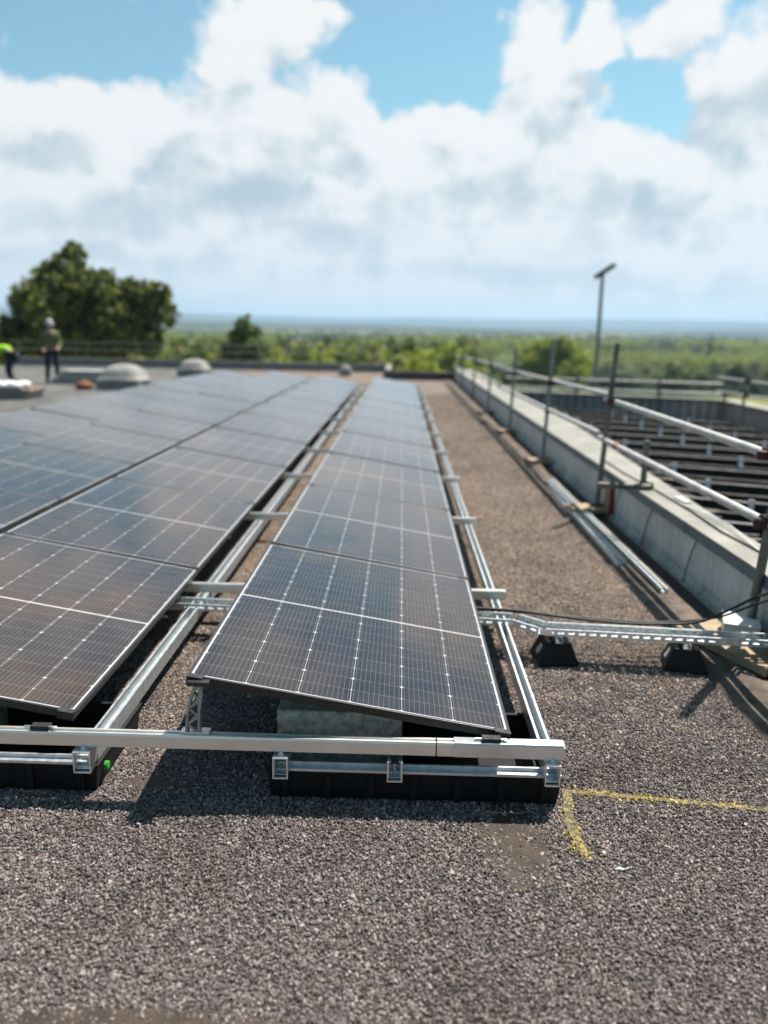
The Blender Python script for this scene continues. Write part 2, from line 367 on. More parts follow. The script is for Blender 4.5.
# light comes from above and behind the clouds: rims bright, thick undersides grey blue
rel=nt.m('MINIMUM',nt.m('MAXIMUM',nt.m('SUBTRACT',D1,D0),-1.2),1.2)
SHB=[(625,204,95,24),(450,206,75,24),(235,192,120,28),(110,212,110,24),(330,172,60,20),(738,118,50,30),(560,128,44,24),(438,152,36,12),(600,246,110,15),(300,238,150,16),(745,238,46,18),(60,160,60,20),(180,150,50,18),(520,272,160,12),(140,262,140,14),(680,282,120,10),(330,120,26,20),(270,150,30,16)]
wn_=nt.noise(ae,6.5,4,.6); wn_.noise_dimensions='2D'
def nvm(op,a,b,c=None):
    nd=nt.t.nodes.new('ShaderNodeVectorMath'); nd.operation=op; nt.set(nd.inputs[0],a); nt.set(nd.inputs[1],b)
    if c is not None: nt.set(nd.inputs[2],c)
    return nd
aw=nvm('MULTIPLY_ADD',nvm('SUBTRACT',wn_.outputs['Color'],(.5,.5,.5)).outputs[0],(.16,.07,0),ae).outputs[0]
B_=None
for (X,Y,a,b) in SHB:
    A0,E0=azel(X,Y); q=nvm('MULTIPLY',nvm('SUBTRACT',aw,(A0,E0,0)).outputs[0],(777.17/a/1.1,777.17/b/1.15,0)).outputs[0]
    l=nvm('DOT_PRODUCT',q,q).outputs['Value']; d=nt.m('SUBTRACT',1,l); B_=d if B_ is None else nt.m('SMOOTH_MAX',B_,d,.3)
B_=nt.m('MINIMUM',nt.m('MAXIMUM',nt.m('MULTIPLY_ADD',wn_.outputs[0],.9,nt.m('SUBTRACT',B_,.38)),0),1)
fn=nt.noise(aw,17,5,.6); fn.noise_dimensions='2D'
sh=nt.m('ADD',nt.m('ADD',nt.m('MULTIPLY',rel,.42),nt.m('MULTIPLY_ADD',fn.outputs[0],1.5,-.66)),nt.m('MULTIPLY',B_,.52))
SKYK=.1
def k(c,s=1): return (c[0]*s/SKYK,c[1]*s/SKYK,c[2]*s/SKYK)
ccol=nt.n('ShaderNodeValToRGB'); nt.set(ccol.inputs[0],nt.m('MULTIPLY_ADD',sh,.8,.14))
cr=ccol.color_ramp
stops=[(.0,(1.0,1.0,.985)),(.25,(.95,.96,.97)),(.5,(.72,.79,.83)),(.8,(.54,.65,.72)),(1,(.48,.60,.68))]
while len(cr.elements)<len(stops): cr.elements.new(.5)
for e,(p,c) in zip(cr.elements,stops): e.position=p; e.color=(*c,1)
CL=nt.n('ShaderNodeVectorMath',operation='SCALE'); nt.set(CL.inputs[0],ccol.outputs[0]); CL.inputs['Scale'].default_value=.60/SKYK
# the clear sky: Nishita, slightly greener towards cyan, fading pale near the horizon
tint=nt.mix(1,sky.outputs[0],(.92,1.22,1.03,1),'MULTIPLY')
SK=nt.n('ShaderNodeVectorMath',operation='SCALE'); nt.set(SK.inputs[0],tint); SK.inputs['Scale'].default_value=.80
m1=nt.mix(alpha,SK.outputs[0],CL.outputs[0])
# distant stratus veil low down
veil=nt.ramp(E_,[(.0,(.8,.8,.8)),(.06,(.5,.5,.5)),(.17,(0,0,0))])
m1=nt.mix(veil,m1,k((.49,.52,.54))+(1,))
bg=nt.n('ShaderNodeBackground'); nt.set(bg.inputs[0],m1); bg.inputs[1].default_value=SKYK*.77
wo=nt.n('ShaderNodeOutputWorld'); nt.t.links.new(bg.outputs[0],wo.inputs[0])
W.cycles.sampling_method='MANUAL'; W.cycles.sample_map_resolution=512
SC.view_settings.view_transform='Standard'; SC.view_settings.look='None'; SC.view_settings.exposure=1.0; SC.view_settings.gamma=1

# ------------------------------------------------------------------ roof, terrain
XR=1.53
def sheet(name, pts, z, m, kind='structure', thick=0):
    mb=MB(); n=len(pts)
    if thick: mb.add([(x,y,z) for x,y in pts]+[(x,y,z-thick) for x,y in pts],[tuple(range(n)),tuple(range(n,2*n))[::-1]]+[(i,(i+1)%n,n+(i+1)%n,n+i) for i in range(n)])
    else: mb.add([(x,y,z) for x,y in pts],[tuple(range(n))])
    o=mb.build(name,m); return tag(o,kind=kind)
sheet('roof',[(-17,-8),(XR+.15,-8),(XR+.15,25.4),(-1.0,25.4),(-1.0,30.6),(-17,30.6)],0,M['roof'],thick=.3)
sheet('lower_roof',[(XR+.15,-8),(6.3,-8),(6.3,13.0),(XR+.15,15.2)],-.05,M['lowroof'],thick=.25)
# the building's body below the roofs
tag(MB().box(-16.9,6.2,-7.9,13.0,-9.5,-.32).box(-16.9,1.6,12.9,25.3,-9.5,-.33).box(-16.9,-1.1,25.2,30.5,-9.5,-.34).build('building',M['brick']),
    'pale masonry building that carries the flat roof','building')

def tz(x,y):
    d=math.hypot(x,y+2)
    t=max(0,min(1,(d-350)/5500)); z=-8.5+ t**1.35*118
    z+= noise.noise(Vector((x/900,y/900,3)))*min(1,max(0,(d-300)/900))*9
    z+= noise.noise(Vector((x/1500,y/2600,7)))*min(1,max(0,(d-1500)/2500))*38
    if d>5800: z+= min(1,(d-5800)/1500)*14
    return z
mb=MB(); rad=[0,20,45,80,110,140,180,230,300,380,480,600,760,960,1200,1500,1900,2400,3000,3700,4500,5200,5900,6600,7300,8000]; NA=150
idx=[]
for i,rr in enumerate(rad):
    row=[]
    for kx in range(NA if rr>0 else 1):
        t=2*math.pi*kx/NA; x=rr*math.sin(t); y=rr*math.cos(t)-2
        mb.v.append((x,y,tz(x,y))); row.append(len(mb.v)-1)
    idx.append(row)
for i in range(len(rad)-1):
    for kx in range(NA):
        k2=(kx+1)%NA
        if i==0: mb.f.append((idx[0][0],idx[1][kx],idx[1][k2]))
        else: mb.f.append((idx[i][kx],idx[i+1][kx],idx[i+1][k2],idx[i][k2]))
        mb.m.append(0)
def mat_land():
    m=bpy.data.materials.new('fields_and_woods'); nt=NT(m); co=nt.coord()
    mp=nt.n('ShaderNodeMapping',{0:co}); mp.inputs['Scale'].default_value=(.0045,.009,1); mp.inputs['Rotation'].default_value=(0,0,.3)
    v=nt.vor(mp.outputs[0],1.0); r_=nt.n('ShaderNodeSeparateColor',{0:v.outputs['Color']})
    c=nt.ramp(r_.outputs[0],[(0,(.05,.065,.02)),(.3,(.10,.115,.035)),(.5,(.17,.175,.06)),(.7,(.24,.235,.10)),(.85,(.34,.31,.15)),(1,(.12,.14,.04))],'CONSTANT')
    e=nt.vor(mp.outputs[0],1.0,'DISTANCE_TO_EDGE'); c=nt.mix(nt.ramp(e.outputs['Distance'],[(.03,(1,1,1)),(.06,(0,0,0))]),c,(.025,.045,.015,1))
    w=nt.noise(co,.0016,5,.6); c=nt.mix(nt.ramp(w.outputs[0],[(.50,(0,0,0)),(.54,(1,1,1))]),c,(.022,.042,.016,1))
    ln=nt.n('ShaderNodeVectorMath',operation='LENGTH'); nt.set(ln.inputs[0],co); fw=nt.ramp(nt.m('MULTIPLY',ln.outputs['Value'],1/8000),[(.14,(0,0,0)),(.30,(.9,.9,.9))]); c=nt.mix(fw,c,(.018,.034,.020,1))
    n=nt.noise(co,.15,5,.7); c=nt.mix(1,c,nt.ramp(n.outputs[0],[(.3,(.6,.62,.6)),(.7,(1.2,1.2,1.1))]),'MULTIPLY')
    nt.out(principled(nt,c,.95,0,None,.1)); return m
land=mb.build('ground_terrain',mat_land(),smooth=60); tag(land,kind='structure')
hz=tag(MB().box(-9000,9000,-9000,9000,-60,190).build('haze',[]),kind='stuff')
hm=bpy.data.materials.new('pale_air'); nt=NT(hm)
pv=nt.n('ShaderNodeVolumePrincipled'); pv.inputs['Color'].default_value=(.50,.73,.95,1); pv.inputs['Density'].default_value=.00022; pv.inputs['Anisotropy'].default_value=.2
nt.out(pv,'Volume'); hz.data.materials.append(hm)

# ------------------------------------------------------------------ chippings (real stones near the camera)
def stone_cloud(name, pts, rads, m, kind='stuff', parent=None):
    me=bpy.data.meshes.new(name); me.from_pydata(pts.tolist(),[],[]); 
    a=me.attributes.new('rad','FLOAT','POINT'); a.data.foreach_set('value',rads.astype(np.float32))
    o=bpy.data.objects.new(name,me); C.objects.link(o); me.materials.append(m)
    g=bpy.data.node_groups.new('scatter_'+name,'GeometryNodeTree')
    g.interface.new_socket('Geometry',in_out='INPUT',socket_type='NodeSocketGeometry'); g.interface.new_socket('Geometry',in_out='OUTPUT',socket_type='NodeSocketGeometry')
    N=g.nodes; L=g.links
    gi=N.new('NodeGroupInput'); go=N.new('NodeGroupOutput')
    ico=N.new('GeometryNodeMeshIcoSphere'); ico.inputs['Radius'].default_value=1; ico.inputs['Subdivisions'].default_value=2
    sp_=N.new('GeometryNodeSetPosition'); nz=N.new('ShaderNodeTexNoise'); nz.inputs['Scale'].default_value=.9; nz.inputs['Detail'].default_value=1
    vmn=N.new('ShaderNodeVectorMath'); vmn.operation='SUBTRACT'; vmn.inputs[1].default_value=(.5,.5,.5); L.new(nz.outputs['Color'],vmn.inputs[0])
    vs=N.new('ShaderNodeVectorMath'); vs.operation='SCALE'; vs.inputs['Scale'].default_value=2.2; L.new(vmn.outputs[0],vs.inputs[0])
    L.new(ico.outputs[0],sp_.inputs[0]); L.new(vs.outputs[0],sp_.inputs['Offset'])
    sm=N.new('GeometryNodeSetMaterial'); sm.inputs['Material'].default_value=m; L.new(sp_.outputs[0],sm.inputs[0])
    ip=N.new('GeometryNodeInstanceOnPoints'); L.new(gi.outputs[0],ip.inputs['Points']); L.new(sm.outputs[0],ip.inputs['Instance'])
    rr=N.new('FunctionNodeRandomValue'); rr.data_type='FLOAT_VECTOR'; rr.inputs[1].default_value=(6.28,6.28,6.28); L.new(rr.outputs[0],ip.inputs['Rotation'])
    rs=N.new('FunctionNodeRandomValue'); rs.data_type='FLOAT_VECTOR'; rs.inputs[0].default_value=(.7,.7,.45); rs.inputs[1].default_value=(1.3,1.15,.9)
    at=N.new('GeometryNodeInputNamedAttribute'); at.data_type='FLOAT'; at.inputs[0].default_value='rad'
    ml=N.new('ShaderNodeVectorMath'); ml.operation='SCALE'; L.new(rs.outputs[0],ml.inputs[0]); L.new(at.outputs[0],ml.inputs['Scale']); L.new(ml.outputs[0],ip.inputs['Scale'])
    L.new(ip.outputs[0],go.inputs[0])
    md=o.modifiers.new('scatter','NODES'); md.node_group=g
    if parent: o.parent=parent
    else: tag(o,kind=kind)
    return o
def scat(x0,x1,y0,y1,dens):
    n=int((x1-x0)*(y1-y0)*dens); return np.stack([rng.uniform(x0,x1,n),rng.uniform(y0,y1,n)],1)
P=np.concatenate([scat(-2.2,1.25,-1.6,1.3,21000),scat(-1.65,-1.0,1.3,6,12000),scat(0,1.12,1.3,6,13000),scat(0,1.12,6,12,4200),scat(0.05,1.12,12,19,2300),scat(1.1,1.5,-1.6,.6,6000)])
def pn(p,s,o=0): return np.array([noise.noise(Vector((q[0]*s,q[1]*s,o))) for q in p])
nn=pn(P,7)
def near(p,cx,cyy,a,b): return ((p[:,0]-cx)/a)**2+((p[:,1]-cyy)/b)**2
bare=(near(P,-.01,-.23,.075,.17)+nn*1.2<1)|(near(P,-.95,-1.0,.30,.055)+nn*1.6<1)|(near(P,.35,-1.01,.20,.04)+nn*1.6<1)|(near(P,-1.22,.02,.14,.035)+nn<1)
keep=~(bare&(rng.random(len(P))>.28))
keep&=~((P[:,0]>-.84)&(P[:,0]<.18)&(P[:,1]>-.045)&(P[:,1]<.42))&~((P[:,0]<-1.44)&(P[:,1]>-.045)&(P[:,1]<.42))
ymark=((np.abs(P[:,1]-(.045-.115*(P[:,0]-.207)))<.019+.006*np.sin(P[:,0]*23))&(P[:,0]>.20)&(P[:,0]<1.0))|((np.abs(P[:,0]-(.212+.02*np.sin(P[:,1]*9)))<.026)&(P[:,1]<.07)&(P[:,1]>-.315+.0*P[:,1]))
dA=np.abs(P[:,1]-(.045-.115*(P[:,0]-.207))); dB=np.abs(P[:,0]-(.212+.02*np.sin(P[:,1]*9)))
yp=np.where((P[:,0]>.20)&(P[:,0]<1.15),np.exp(-(dA/.019)**2),0); yp=np.maximum(yp,np.where((P[:,1]<.07)&(P[:,1]>-.33),np.exp(-(dB/.024)**2),0))
keepY=keep&(rng.random(len(P))<yp*(.85+1.0*nn)); keepG=keep&~keepY
def stones(sel):
    q=P[sel]; d=np.hypot(q[:,0]-CAM.x,q[:,1]-CAM.y); rd=(.0024+.0034*rng.random(len(q))**1.4)*np.where(rng.random(len(q))<.035,1.6,1)*np.clip(d/6,1,1.7)
    return np.column_stack([q,rng.uniform(.000,.0045,len(q))]),rd
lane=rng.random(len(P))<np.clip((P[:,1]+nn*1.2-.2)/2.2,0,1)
a_,b_=stones(keepG&~lane); stone_cloud('gravel',a_,b_,M['stone'])
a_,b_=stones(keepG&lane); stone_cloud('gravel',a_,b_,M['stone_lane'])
a_,b_=stones(keepY); ys=stone_cloud('paint_marking',a_,b_,M['stone_y']); del ys['kind']; ys['kind']='structure'
def blotch(name,cx,cyy,a,b,m,z=.004):
    pts=[]
    for i in range(28):
        t=2*math.pi*i/28; k_=1+.28*noise.noise(Vector((math.cos(t)*1.5+cx*5,math.sin(t)*1.5,cyy)))
        pts.append((cx+a*k_*math.cos(t),cyy+b*k_*math.sin(t)))
    return sheet(name,pts,z,m)
def strip(name,pts,w,m,z):
    L_=[];R_=[]
    for i,(x,y) in enumerate(pts):
        a=pts[max(i-1,0)]; b=pts[min(i+1,len(pts)-1)]; d=Vector((b[0]-a[0],b[1]-a[1])).normalized(); q=w*(1+.35*noise.noise(Vector((x*14,y*14,2))))
        L_.append((x-d.y*q,y+d.x*q)); R_.append((x+d.y*q,y-d.x*q))
    return sheet(name,L_+R_[::-1],z,m)
strip('paint_marking',[(.20+.8*i/24,.045-.115*(.8*i/24-.007)) for i in range(25)],.011,M['yellow'],.0046)
strip('paint_marking',[(.212+.02*math.sin((.05-.36*i/14)*9),.05-.36*i/14) for i in range(15)],.016,M['yellow'],.0052)
blotch('bare_roof_patch',-.01,-.23,.12,.24,M['bitumen']); blotch('bare_roof_patch',-.95,-1.0,.42,.08,M['bitumen']); blotch('bare_roof_patch',.35,-1.01,.28,.06,M['bitumen']); blotch('bare_roof_patch',-1.22,.02,.2,.05,M['bitumen'])
# white flake lying on the chippings
fl=MB(); fp=[(-.03,-.008),(-.012,.006),(.01,.002),(.034,.010),(.022,-.006),(.0,-.009),(-.016,-.004)]
fl.add([(x,y,.013+.004*math.sin(i*2)) for i,(x,y) in enumerate(fp)]+[(x,y,.0105+.004*math.sin(i*2)) for i,(x,y) in enumerate(fp)],[tuple(range(7)),tuple(range(7,14))[::-1]]+[(i,(i+1)%7,7+(i+1)%7,7+i) for i in range(7)])
fo=fl.build('plastic_scrap',M['white']); fo.location=(.302,-.369,-.004); fo.scale=(.8,.7,.8); tag(fo,'small white scrap lying on the chippings below the yellow mark','scrap')

sheet('roof_walkway',[(-16.9,-7.9),(-6.25,-7.9),(-6.25,22.5),(-6.9,30.5),(-16.9,30.5)],.004,mat('grey_felt',(.05,.05,.048),(.15,.145,.135),1.3,.85,0,.4,40))
# gutter felt strip and dusty raised lap along the parapet
mb=MB(); ys_=np.arange(-8,25.3,.12); L0=[];
for i,y in enumerate(ys_):
    w=.03*noise.noise(Vector((0,y*1.3,1)))+.012*noise.noise(Vector((3,y*6,1))); w2=.03*noise.noise(Vector((9,y*1.1,1)))
    zz=.012*noise.noise(Vector((5,y*2.2,0)))
    for (x,z) in ((1.10+w,.001),(1.115+w,.022+zz),(1.20+w*.7,.028+zz),(1.235,.022),(1.25+w2*.4,.034+zz),(1.36+w2,.030-zz),(1.375+w2,.006)): mb.v.append((x,y,z))
for i in range(len(ys_)-1):
    for j in range(6): mb.f.append((7*i+j,7*i+j+1,7*i+j+8,7*i+j+7)); mb.m.append(0)
lap=mb.build('felt_strip',mat('dusty_felt_lap',(.07,.055,.045),(.22,.18,.145),9,.9,0,.8,110,.2,lo=.3,hi=.66),smooth=80); tag(lap,kind='structure')
sheet('gutter_strip',[(1.34,-8),(XR,-8),(XR,25.3),(1.34,25.3)],.0045,M['darkfelt'])

# ------------------------------------------------------------------ parapets
def parapet_right():
    t=thing('parapet_wall','long low grey parapet along the right side of the chipping roof, with blue-grey trim under a pale coping','wall',(XR,0,0))
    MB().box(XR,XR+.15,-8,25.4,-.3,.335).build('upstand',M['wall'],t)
    # fillet at the foot of the wall
    mb=MB(); mb.prism([(0,0),(-.05,0),(0,.05)],(XR,-8,.003),(XR,25.3,.003),(1,0,0),(0,0,1)); mb.build('angle_fillet',M['wall'],t)
    def xo(y): return 1.69+.045*max(0,min(9,y-1))
    segs=[-8,-4.3,-.7,2.6,5.9,9.3,12.8,16.4,20.1,25.4]
    for a,b in zip(segs[:-1],segs[1:]):
        mb=MB(); a2=a+.003; b2=b-.003
        mb.add([(1.497,a2,.399),(xo(a2),a2,.399),(xo(b2),b2,.399),(1.497,b2,.399),(1.497,a2,.41),(xo(a2),a2,.41),(xo(b2),b2,.41),(1.497,b2,.41)],
               [(0,3,2,1),(4,5,6,7),(0,1,5,4),(1,2,6,5),(2,3,7,6),(3,0,4,7)])
        mb.build('coping',M['coping'],t,bevel=.002)
        MB().box(1.4975,XR+.05,a2,b2,.3355,.3985).box(1.492,1.4974,b2-.02,b2+.02,.334,.412).build('trim',M['fascia'],t)
    # outer core under the coping
    MB().box(XR+.152,1.688,-8,25.2,-.04,.397).build('core',M['kerb'],t)
parapet_right()
t=thing('parapet_wall','low dark parapet across the far end of the panel rows','wall',(0,25.4,0))
MB().box(-.95,1.49,25.4,25.6,-.3,.27).build('upstand',M['farkerb'],t); MB().box(-.98,1.49,25.36,25.66,.272,.30).build('coping',M['farkerb'],t)
t=thing('parapet_wall','low grey parapet at the far left edge of the roof behind the domes','wall',(-9,30.6,0))
MB().box(-17,-1.0,30.6,30.8,-.3,.30).build('upstand',M['kerb'],t); MB().box(-17,-.98,30.55,30.85,.302,.34).build('coping',M['coping'],t)
t=thing('parapet_wall','short side parapet joining the two far ends of the chipping roof','wall',(-1,28,0))
MB().box(-.975,-.82,25.67,30.54,-.3,.30).build('upstand',M['kerb'],t); MB().box(-.978,-.78,25.68,30.54,.302,.34).build('coping',M['coping'],t)
def ribwall(name,label,a,b,z0,z1,inn):
    a=Vector(a); b=Vector(b); d=(b-a).normalized(); nrm=Vector(inn)
    t=thing(name,label,'wall',(a+b)/2)
    L_=(b-a).length; mb=MB(); mb.bar(a+Vector((0,0,(z0+z1)/2))-nrm*.09,b+Vector((0,0,(z0+z1)/2))-nrm*.09,.16,z1-z0)
    mb.build('wall_core',M['kerb'],t)
    mb=MB(); q=.08
    while q<L_-.05:
        mb.bar(a+d*q+Vector((0,0,z0+.02)),a+d*q+Vector((0,0,z1-.02)),.07,.03,up=nrm); q+=.19
    mb.build('cladding_ribs',mat('rib_cladding',(.36,.35,.33),(.5,.48,.46),4,.6,.1),t)
    mb=MB(); mb.bar(a+Vector((0,0,z1+.022))-nrm*.07,b+Vector((0,0,z1+.022))-nrm*.07,.30,.04); mb.build('coping',M['coping'],t)
ribwall('parapet_wall','far parapet of the lower roof, ribbed cladding under a pale coping',(1.95,14.95,0),(6.27,13.21,0),-.05,.38,Vector((-.373,-.928,0)))
ribwall('parapet_wall','right-hand parapet of the lower roof with ribbed cladding',(6.07,13.15,0),(5.75,-7.5,0),-.05,.38,Vector((-1,.015,0)))

# things on the coping
mb=MB(); mb.tube([(1.60,5.2,.418),(1.595,4.4,.418),(1.627,3.76,.42),(1.64,2.86,.418),(1.62,2.3,.419),(1.655,1.85,.418),(1.64,1.0,.418),(1.62,-3,.418)],.006,8)
tag(mb.build('coping_cable',M['cable'],smooth=40),'thin black cable running along the top of the coping','cable')
mb=MB(); mb.tube([(1.66,3.1,.414),(1.70,2.7,.43),(1.71,2.4,.437),(1.68,2.1,.425),(1.665,1.88,.414)],.005,8)
tag(mb.build('white_strap',M['white'],smooth=40),'white plastic strap curling beside the cable on the coping','strap')
t=thing('fixing_plate','small pale metal plate with a screw lying on the coping','plate',(1.72,3.28,.412))
MB().obox((1.72,3.28,.418),(.03,.004,0),(-.006,.10,0),(0,0,.004)).build('plate',M['label'],t,bevel=.002)
MB().lathe([(.008,0),(.008,.006),(.004,.008)],(1.72,3.32,.422),10).build('screw',M['zinc'],t)
LB=[('nearest','by the box',2.41,2.51),('middle','between its neighbours',3.32,3.43),('farthest','near the red board',4.17,4.27)]
for a,b,y0,y1 in LB:
    pts=[]
    for i in range(15):
        s_=i/14; pts.append((XR-.008-.018*math.sin(math.pi*s_)-.03*s_**3, y0+(y1-y0)*s_**2+.03*math.sin(math.pi*s_), .348-s_*.335))
    tag(MB().tube(pts,.0045,8).build('wall_cable',M['cable'],smooth=40),'thin black lead hanging down the parapet face, the %s of three, %s'%(a,b),'cable','leads hanging on the parapet')

# ------------------------------------------------------------------ solar panels
PW,PL,TILT=1.134,1.722,.1661; ct,st=math.cos(TILT),math.sin(TILT)
PITCH=1.742
def make_panel():
    root=thing('solar_panel','x','solar panel')
    mb=MB(); fw=.011
    for (x0,x1,y0,y1) in ((-fw,0,0,PL),(-PW,-PW+fw,0,PL),(-PW+fw,-fw,0,fw),(-PW+fw,-fw,PL-fw,PL)):
        mb.box(x0,x1,y0,y1,-.030,0)
    mb.box(-.03,-fw,fw,PL-fw,-.030,-.028).box(-PW+fw,-PW+.03,fw,PL-fw,-.030,-.028)
    mb.build('frame',M['frame'],root,bevel=.0012)
    MB().box(-PW+fw,-fw,fw,PL-fw,-.0065,-.0015).build('cell_glass',M['cells'],root)
    MB().box(-.62,-.51,.81,.87,-.024,-.007).build('junction_box',M['blackplastic'],root)
    for x in (-.03,-PW+.03):
        for y in (-.006,PL+.006):
            mb=MB(); mb.box(x-.028,x+.028,y-.006 if y<0 else y-.006,y+.006,-.03,.004); mb.box(x-.028,x+.028,y-.014,y+.014,.0015,.0045)
            mb.build('clamp',M['clamp'],root)
    return root
panel0=make_panel(); index_kids()
rowname=['rightmost','second','third','leftmost']
rowoff=[(0,0,.25,11),(-1.542,.054,.254,11),(-3.09,.05,.256,12),(-4.64,.03,.258,12)]
fst=True
for ri,(ox,oy,oz,n) in enumerate(rowoff):
    for kx in range(n):
        o=panel0 if fst else copy_tree(panel0); fst=False
        rx=random.uniform(-.0022,.0022)
        o.location=(ox+random.uniform(-.002,.002),oy+kx*PITCH,oz+random.uniform(-.001,.001)); o.rotation_euler=(rx,TILT+random.uniform(-.003,.003),0)
        o['group']='solar panels in tilted rows'
        w='nearest' if kx==0 else ('farthest' if kx==n-1 else ORD[kx+1]+' from the near end')
        extra={ (0,0):', raised over a concrete block',(1,0):', cut by the photo edge'}.get((ri,kx),'')
        rl={0:'rightmost row',1:'second row from right',2:'third row from right',3:'leftmost row'}[ri]
        o['label']=('solar panel, %s in the %s'%(w,rl))+('' if not extra else extra)

# ------------------------------------------------------------------ racking
def channel(mb,a,b,w,h,t=.0028,lip=.009,up=(0,0,1),closed=False):
    a=Vector(a); b=Vector(b); d=(b-a).normalized(); u_=Vector(up); r_=d.cross(u_).normalized()
    if closed: prof=[(-w/2,0),(w/2,0),(w/2,h),(-w/2,h)]
    else: prof=[(-w/2,0),(w/2,0),(w/2,h),(w/2-lip,h),(w/2-lip,h-t),(w/2-t,h-t),(w/2-t,t),(-w/2+t,t),(-w/2+t,h-t),(-w/2+lip,h-t),(-w/2+lip,h),(-w/2,h)]
    mb.prism(prof,a,b,r_,u_); return mb
YE=19.4
def rail_label(x):
    if x>0: return 'galvanised channel rail running along the right side of the rightmost row'
railspec=[(.135,'galvanised channel rail running along the right side of the rightmost row'),
 (-.40,'metal rail under the middle of the rightmost row, open end below the front beam'),
 (-.79,'metal rail under the rightmost row, square end in front of the concrete block'),
 (-1.47,'galvanised channel rail in the gap between the rightmost and second rows'),
 (-2.05,'galvanised channel rail hidden under the second row of panels'),
 (-3.02,'galvanised channel rail under the low edge of the third row'),(-4.57,'galvanised channel rail under the low edge of the leftmost row')]
for x,lb in railspec:
    t=thing('mounting_rail',lb,'rail',(x,-.07,.106),'long rails under the panel rows')
    y0=-.075
    j=[y0,3.05,6.1,9.1,12.2,15.3,YE]
    w=.052 if x==-1.47 else .044
    for a,b in zip(j[:-1],j[1:]):
        mb=channel(MB(),(x,a,.108),(x,b-.004,.108),w,.062); mb.build('channel',M['galv'],t)
    mb=MB(); mb.box(x-w/2-.004,x+w/2+.004,-.088,-.0765,.100,.104).box(x-w/2-.004,x-w/2,-.088,-.02,.104,.174).box(x+w/2,x+w/2+.004,-.088,-.02,.104,.174)
    if x in (.135,-.79,-1.47): mb.box(x-w/2-.004,x+w/2+.004,-.088,-.02,.174,.178)
    mb.build('end_bracket',M['zinc'],t)
    if x in (.135,-.79,-1.47):
        MB().lathe([(.011,0),(.011,.005),(.007,.006),(.006,.011)],(x,-.062,.178),12).build('bolt',M['zinc'],t)
    else: MB().tube([(x,-.05,.11),(x,-.05,.15)],.006,8).build('bolt',M['zinc'],t)
# splice plates on the gap rail
def beam(y0,ztop,label,xa,xb,front=False):
    t=thing('mounting_beam',label,'beam',((xa+xb)/2,y0,ztop-.055),'cross beams carrying the panels')
    h=.050; w=.038
    prof=[(-w/2,0),(w/2,0),(w/2,h-.008),(w/2-.003,h),(w/2-.012,h),(w/2-.012,h-.008),(-w/2+.012,h-.008),(-w/2+.012,h),(-w/2+.003,h),(-w/2,h-.008)]
    segs=[(xa,xb)] if not front else [(xa,-1.30),(-1.302,-.262)]
    for a,b in segs:
        mb=MB(); mb.prism(prof,(a,y0,ztop-h),(b,y0,ztop-h),(0,1,0),(0,0,1)); mb.build('profile',M['alu'],t,bevel=.0008)
    if front:
        MB().prism(prof,(-.258,y0,ztop-h),(xb,y0,ztop-h),(0,1,0),(0,0,1)).build('profile',M['alu'],t,bevel=.0008)
        MB().box(-.20,xb+.001,y0-w/2-.003,y0-w/2-.001,ztop-h,ztop-.004).box(-.20,xb,y0-w/2-.001,y0+w/2+.001,ztop+.0012,ztop+.003).build('splice',M['zinc'],t,bevel=.0008)
    if front:
        for x_ in (-.07,-1.62):
            MB().box(x_-.035,x_+.03,y0-.014,y0+.016,ztop+.0035,ztop+.017).build('clamp',M['clamp'],t,bevel=.001)
            MB().lathe([(.009,0),(.009,.007),(.005,.008)],(x_+.045,y0-.002,ztop+.0035),10).tube([(x_-.06,y0,ztop+.009),(x_+.05,y0,ztop+.009)],.004,8).build('bolt',M['zinc'],t)
    return t
beam(-.040,.236,'long pale front beam carrying the near edges of the panels',-5.9,.175,True)
for kx in range(1,12):
    y=kx*PITCH-.085+.03*(kx==1)*0
    lb='pale cross beam under the %s panel joint, tip beside the right rail'%ORD[kx] if kx<11 else 'pale cross beam under the far end of the panel rows'
    beam(y,.213,lb,-5.9,.20)
    # small T bolts where beam crosses the right rail
# lattice support legs under the raised edges
def make_leg():
    root=thing('support_leg','x','bracket')
    h=.178; mb=MB()
    # curved truss plate in the X-Z plane, narrow strips 16 mm deep in Y
    pa=[(-.030+.035*s*s, s*h) for s in [i/6 for i in range(7)]]
    pb=[( .012+.012*s*s, s*h) for s in [i/6 for i in range(7)]]
    for P_ in (pa,pb):
        for i in range(6): mb.bar((P_[i][0],0,P_[i][1]),(P_[i+1][0],0,P_[i+1][1]),.022,.009,up=(1,0,0))
    for i in range(0,6,1):
        q=(pa[i],pb[i+1]) if i%2 else (pb[i],pa[i+1])
        mb.bar((q[0][0],0,q[0][1]),(q[1][0],0,q[1][1]),.016,.009,up=(1,0,0))
    mb.build('truss_plate',M['legalu'],root,local=True)
    MB().box(-.05,.05,-.018,.018,-.002,.006).build('foot_plate',M['alu'],root,bevel=.001,local=True)
    MB().box(-.022,.05,-.014,.014,h-.004,h+.010).build('head_clamp',M['clamp'],root,bevel=.001,local=True)
    return root
leg0=make_leg(); index_kids(); fst=True
for ri in (0,1):
    for kx in range(0,11):
        o=leg0 if fst else copy_tree(leg0); fst=False
        y=-.030 if kx==0 else kx*PITCH-.085
        o.location=(rowoff[ri][0]-1.088,y,.238 if kx==0 else .215)
        if kx==0: o.location.z=.238
        o['group']='lattice legs holding up the panels'
        o['label']=('slotted metal leg under the raised corner of the nearest panel' if kx==0 else 'slotted metal leg under the %s panel joint'%ORD[kx])+(' in the rightmost row' if ri==0 else ' in the second row')
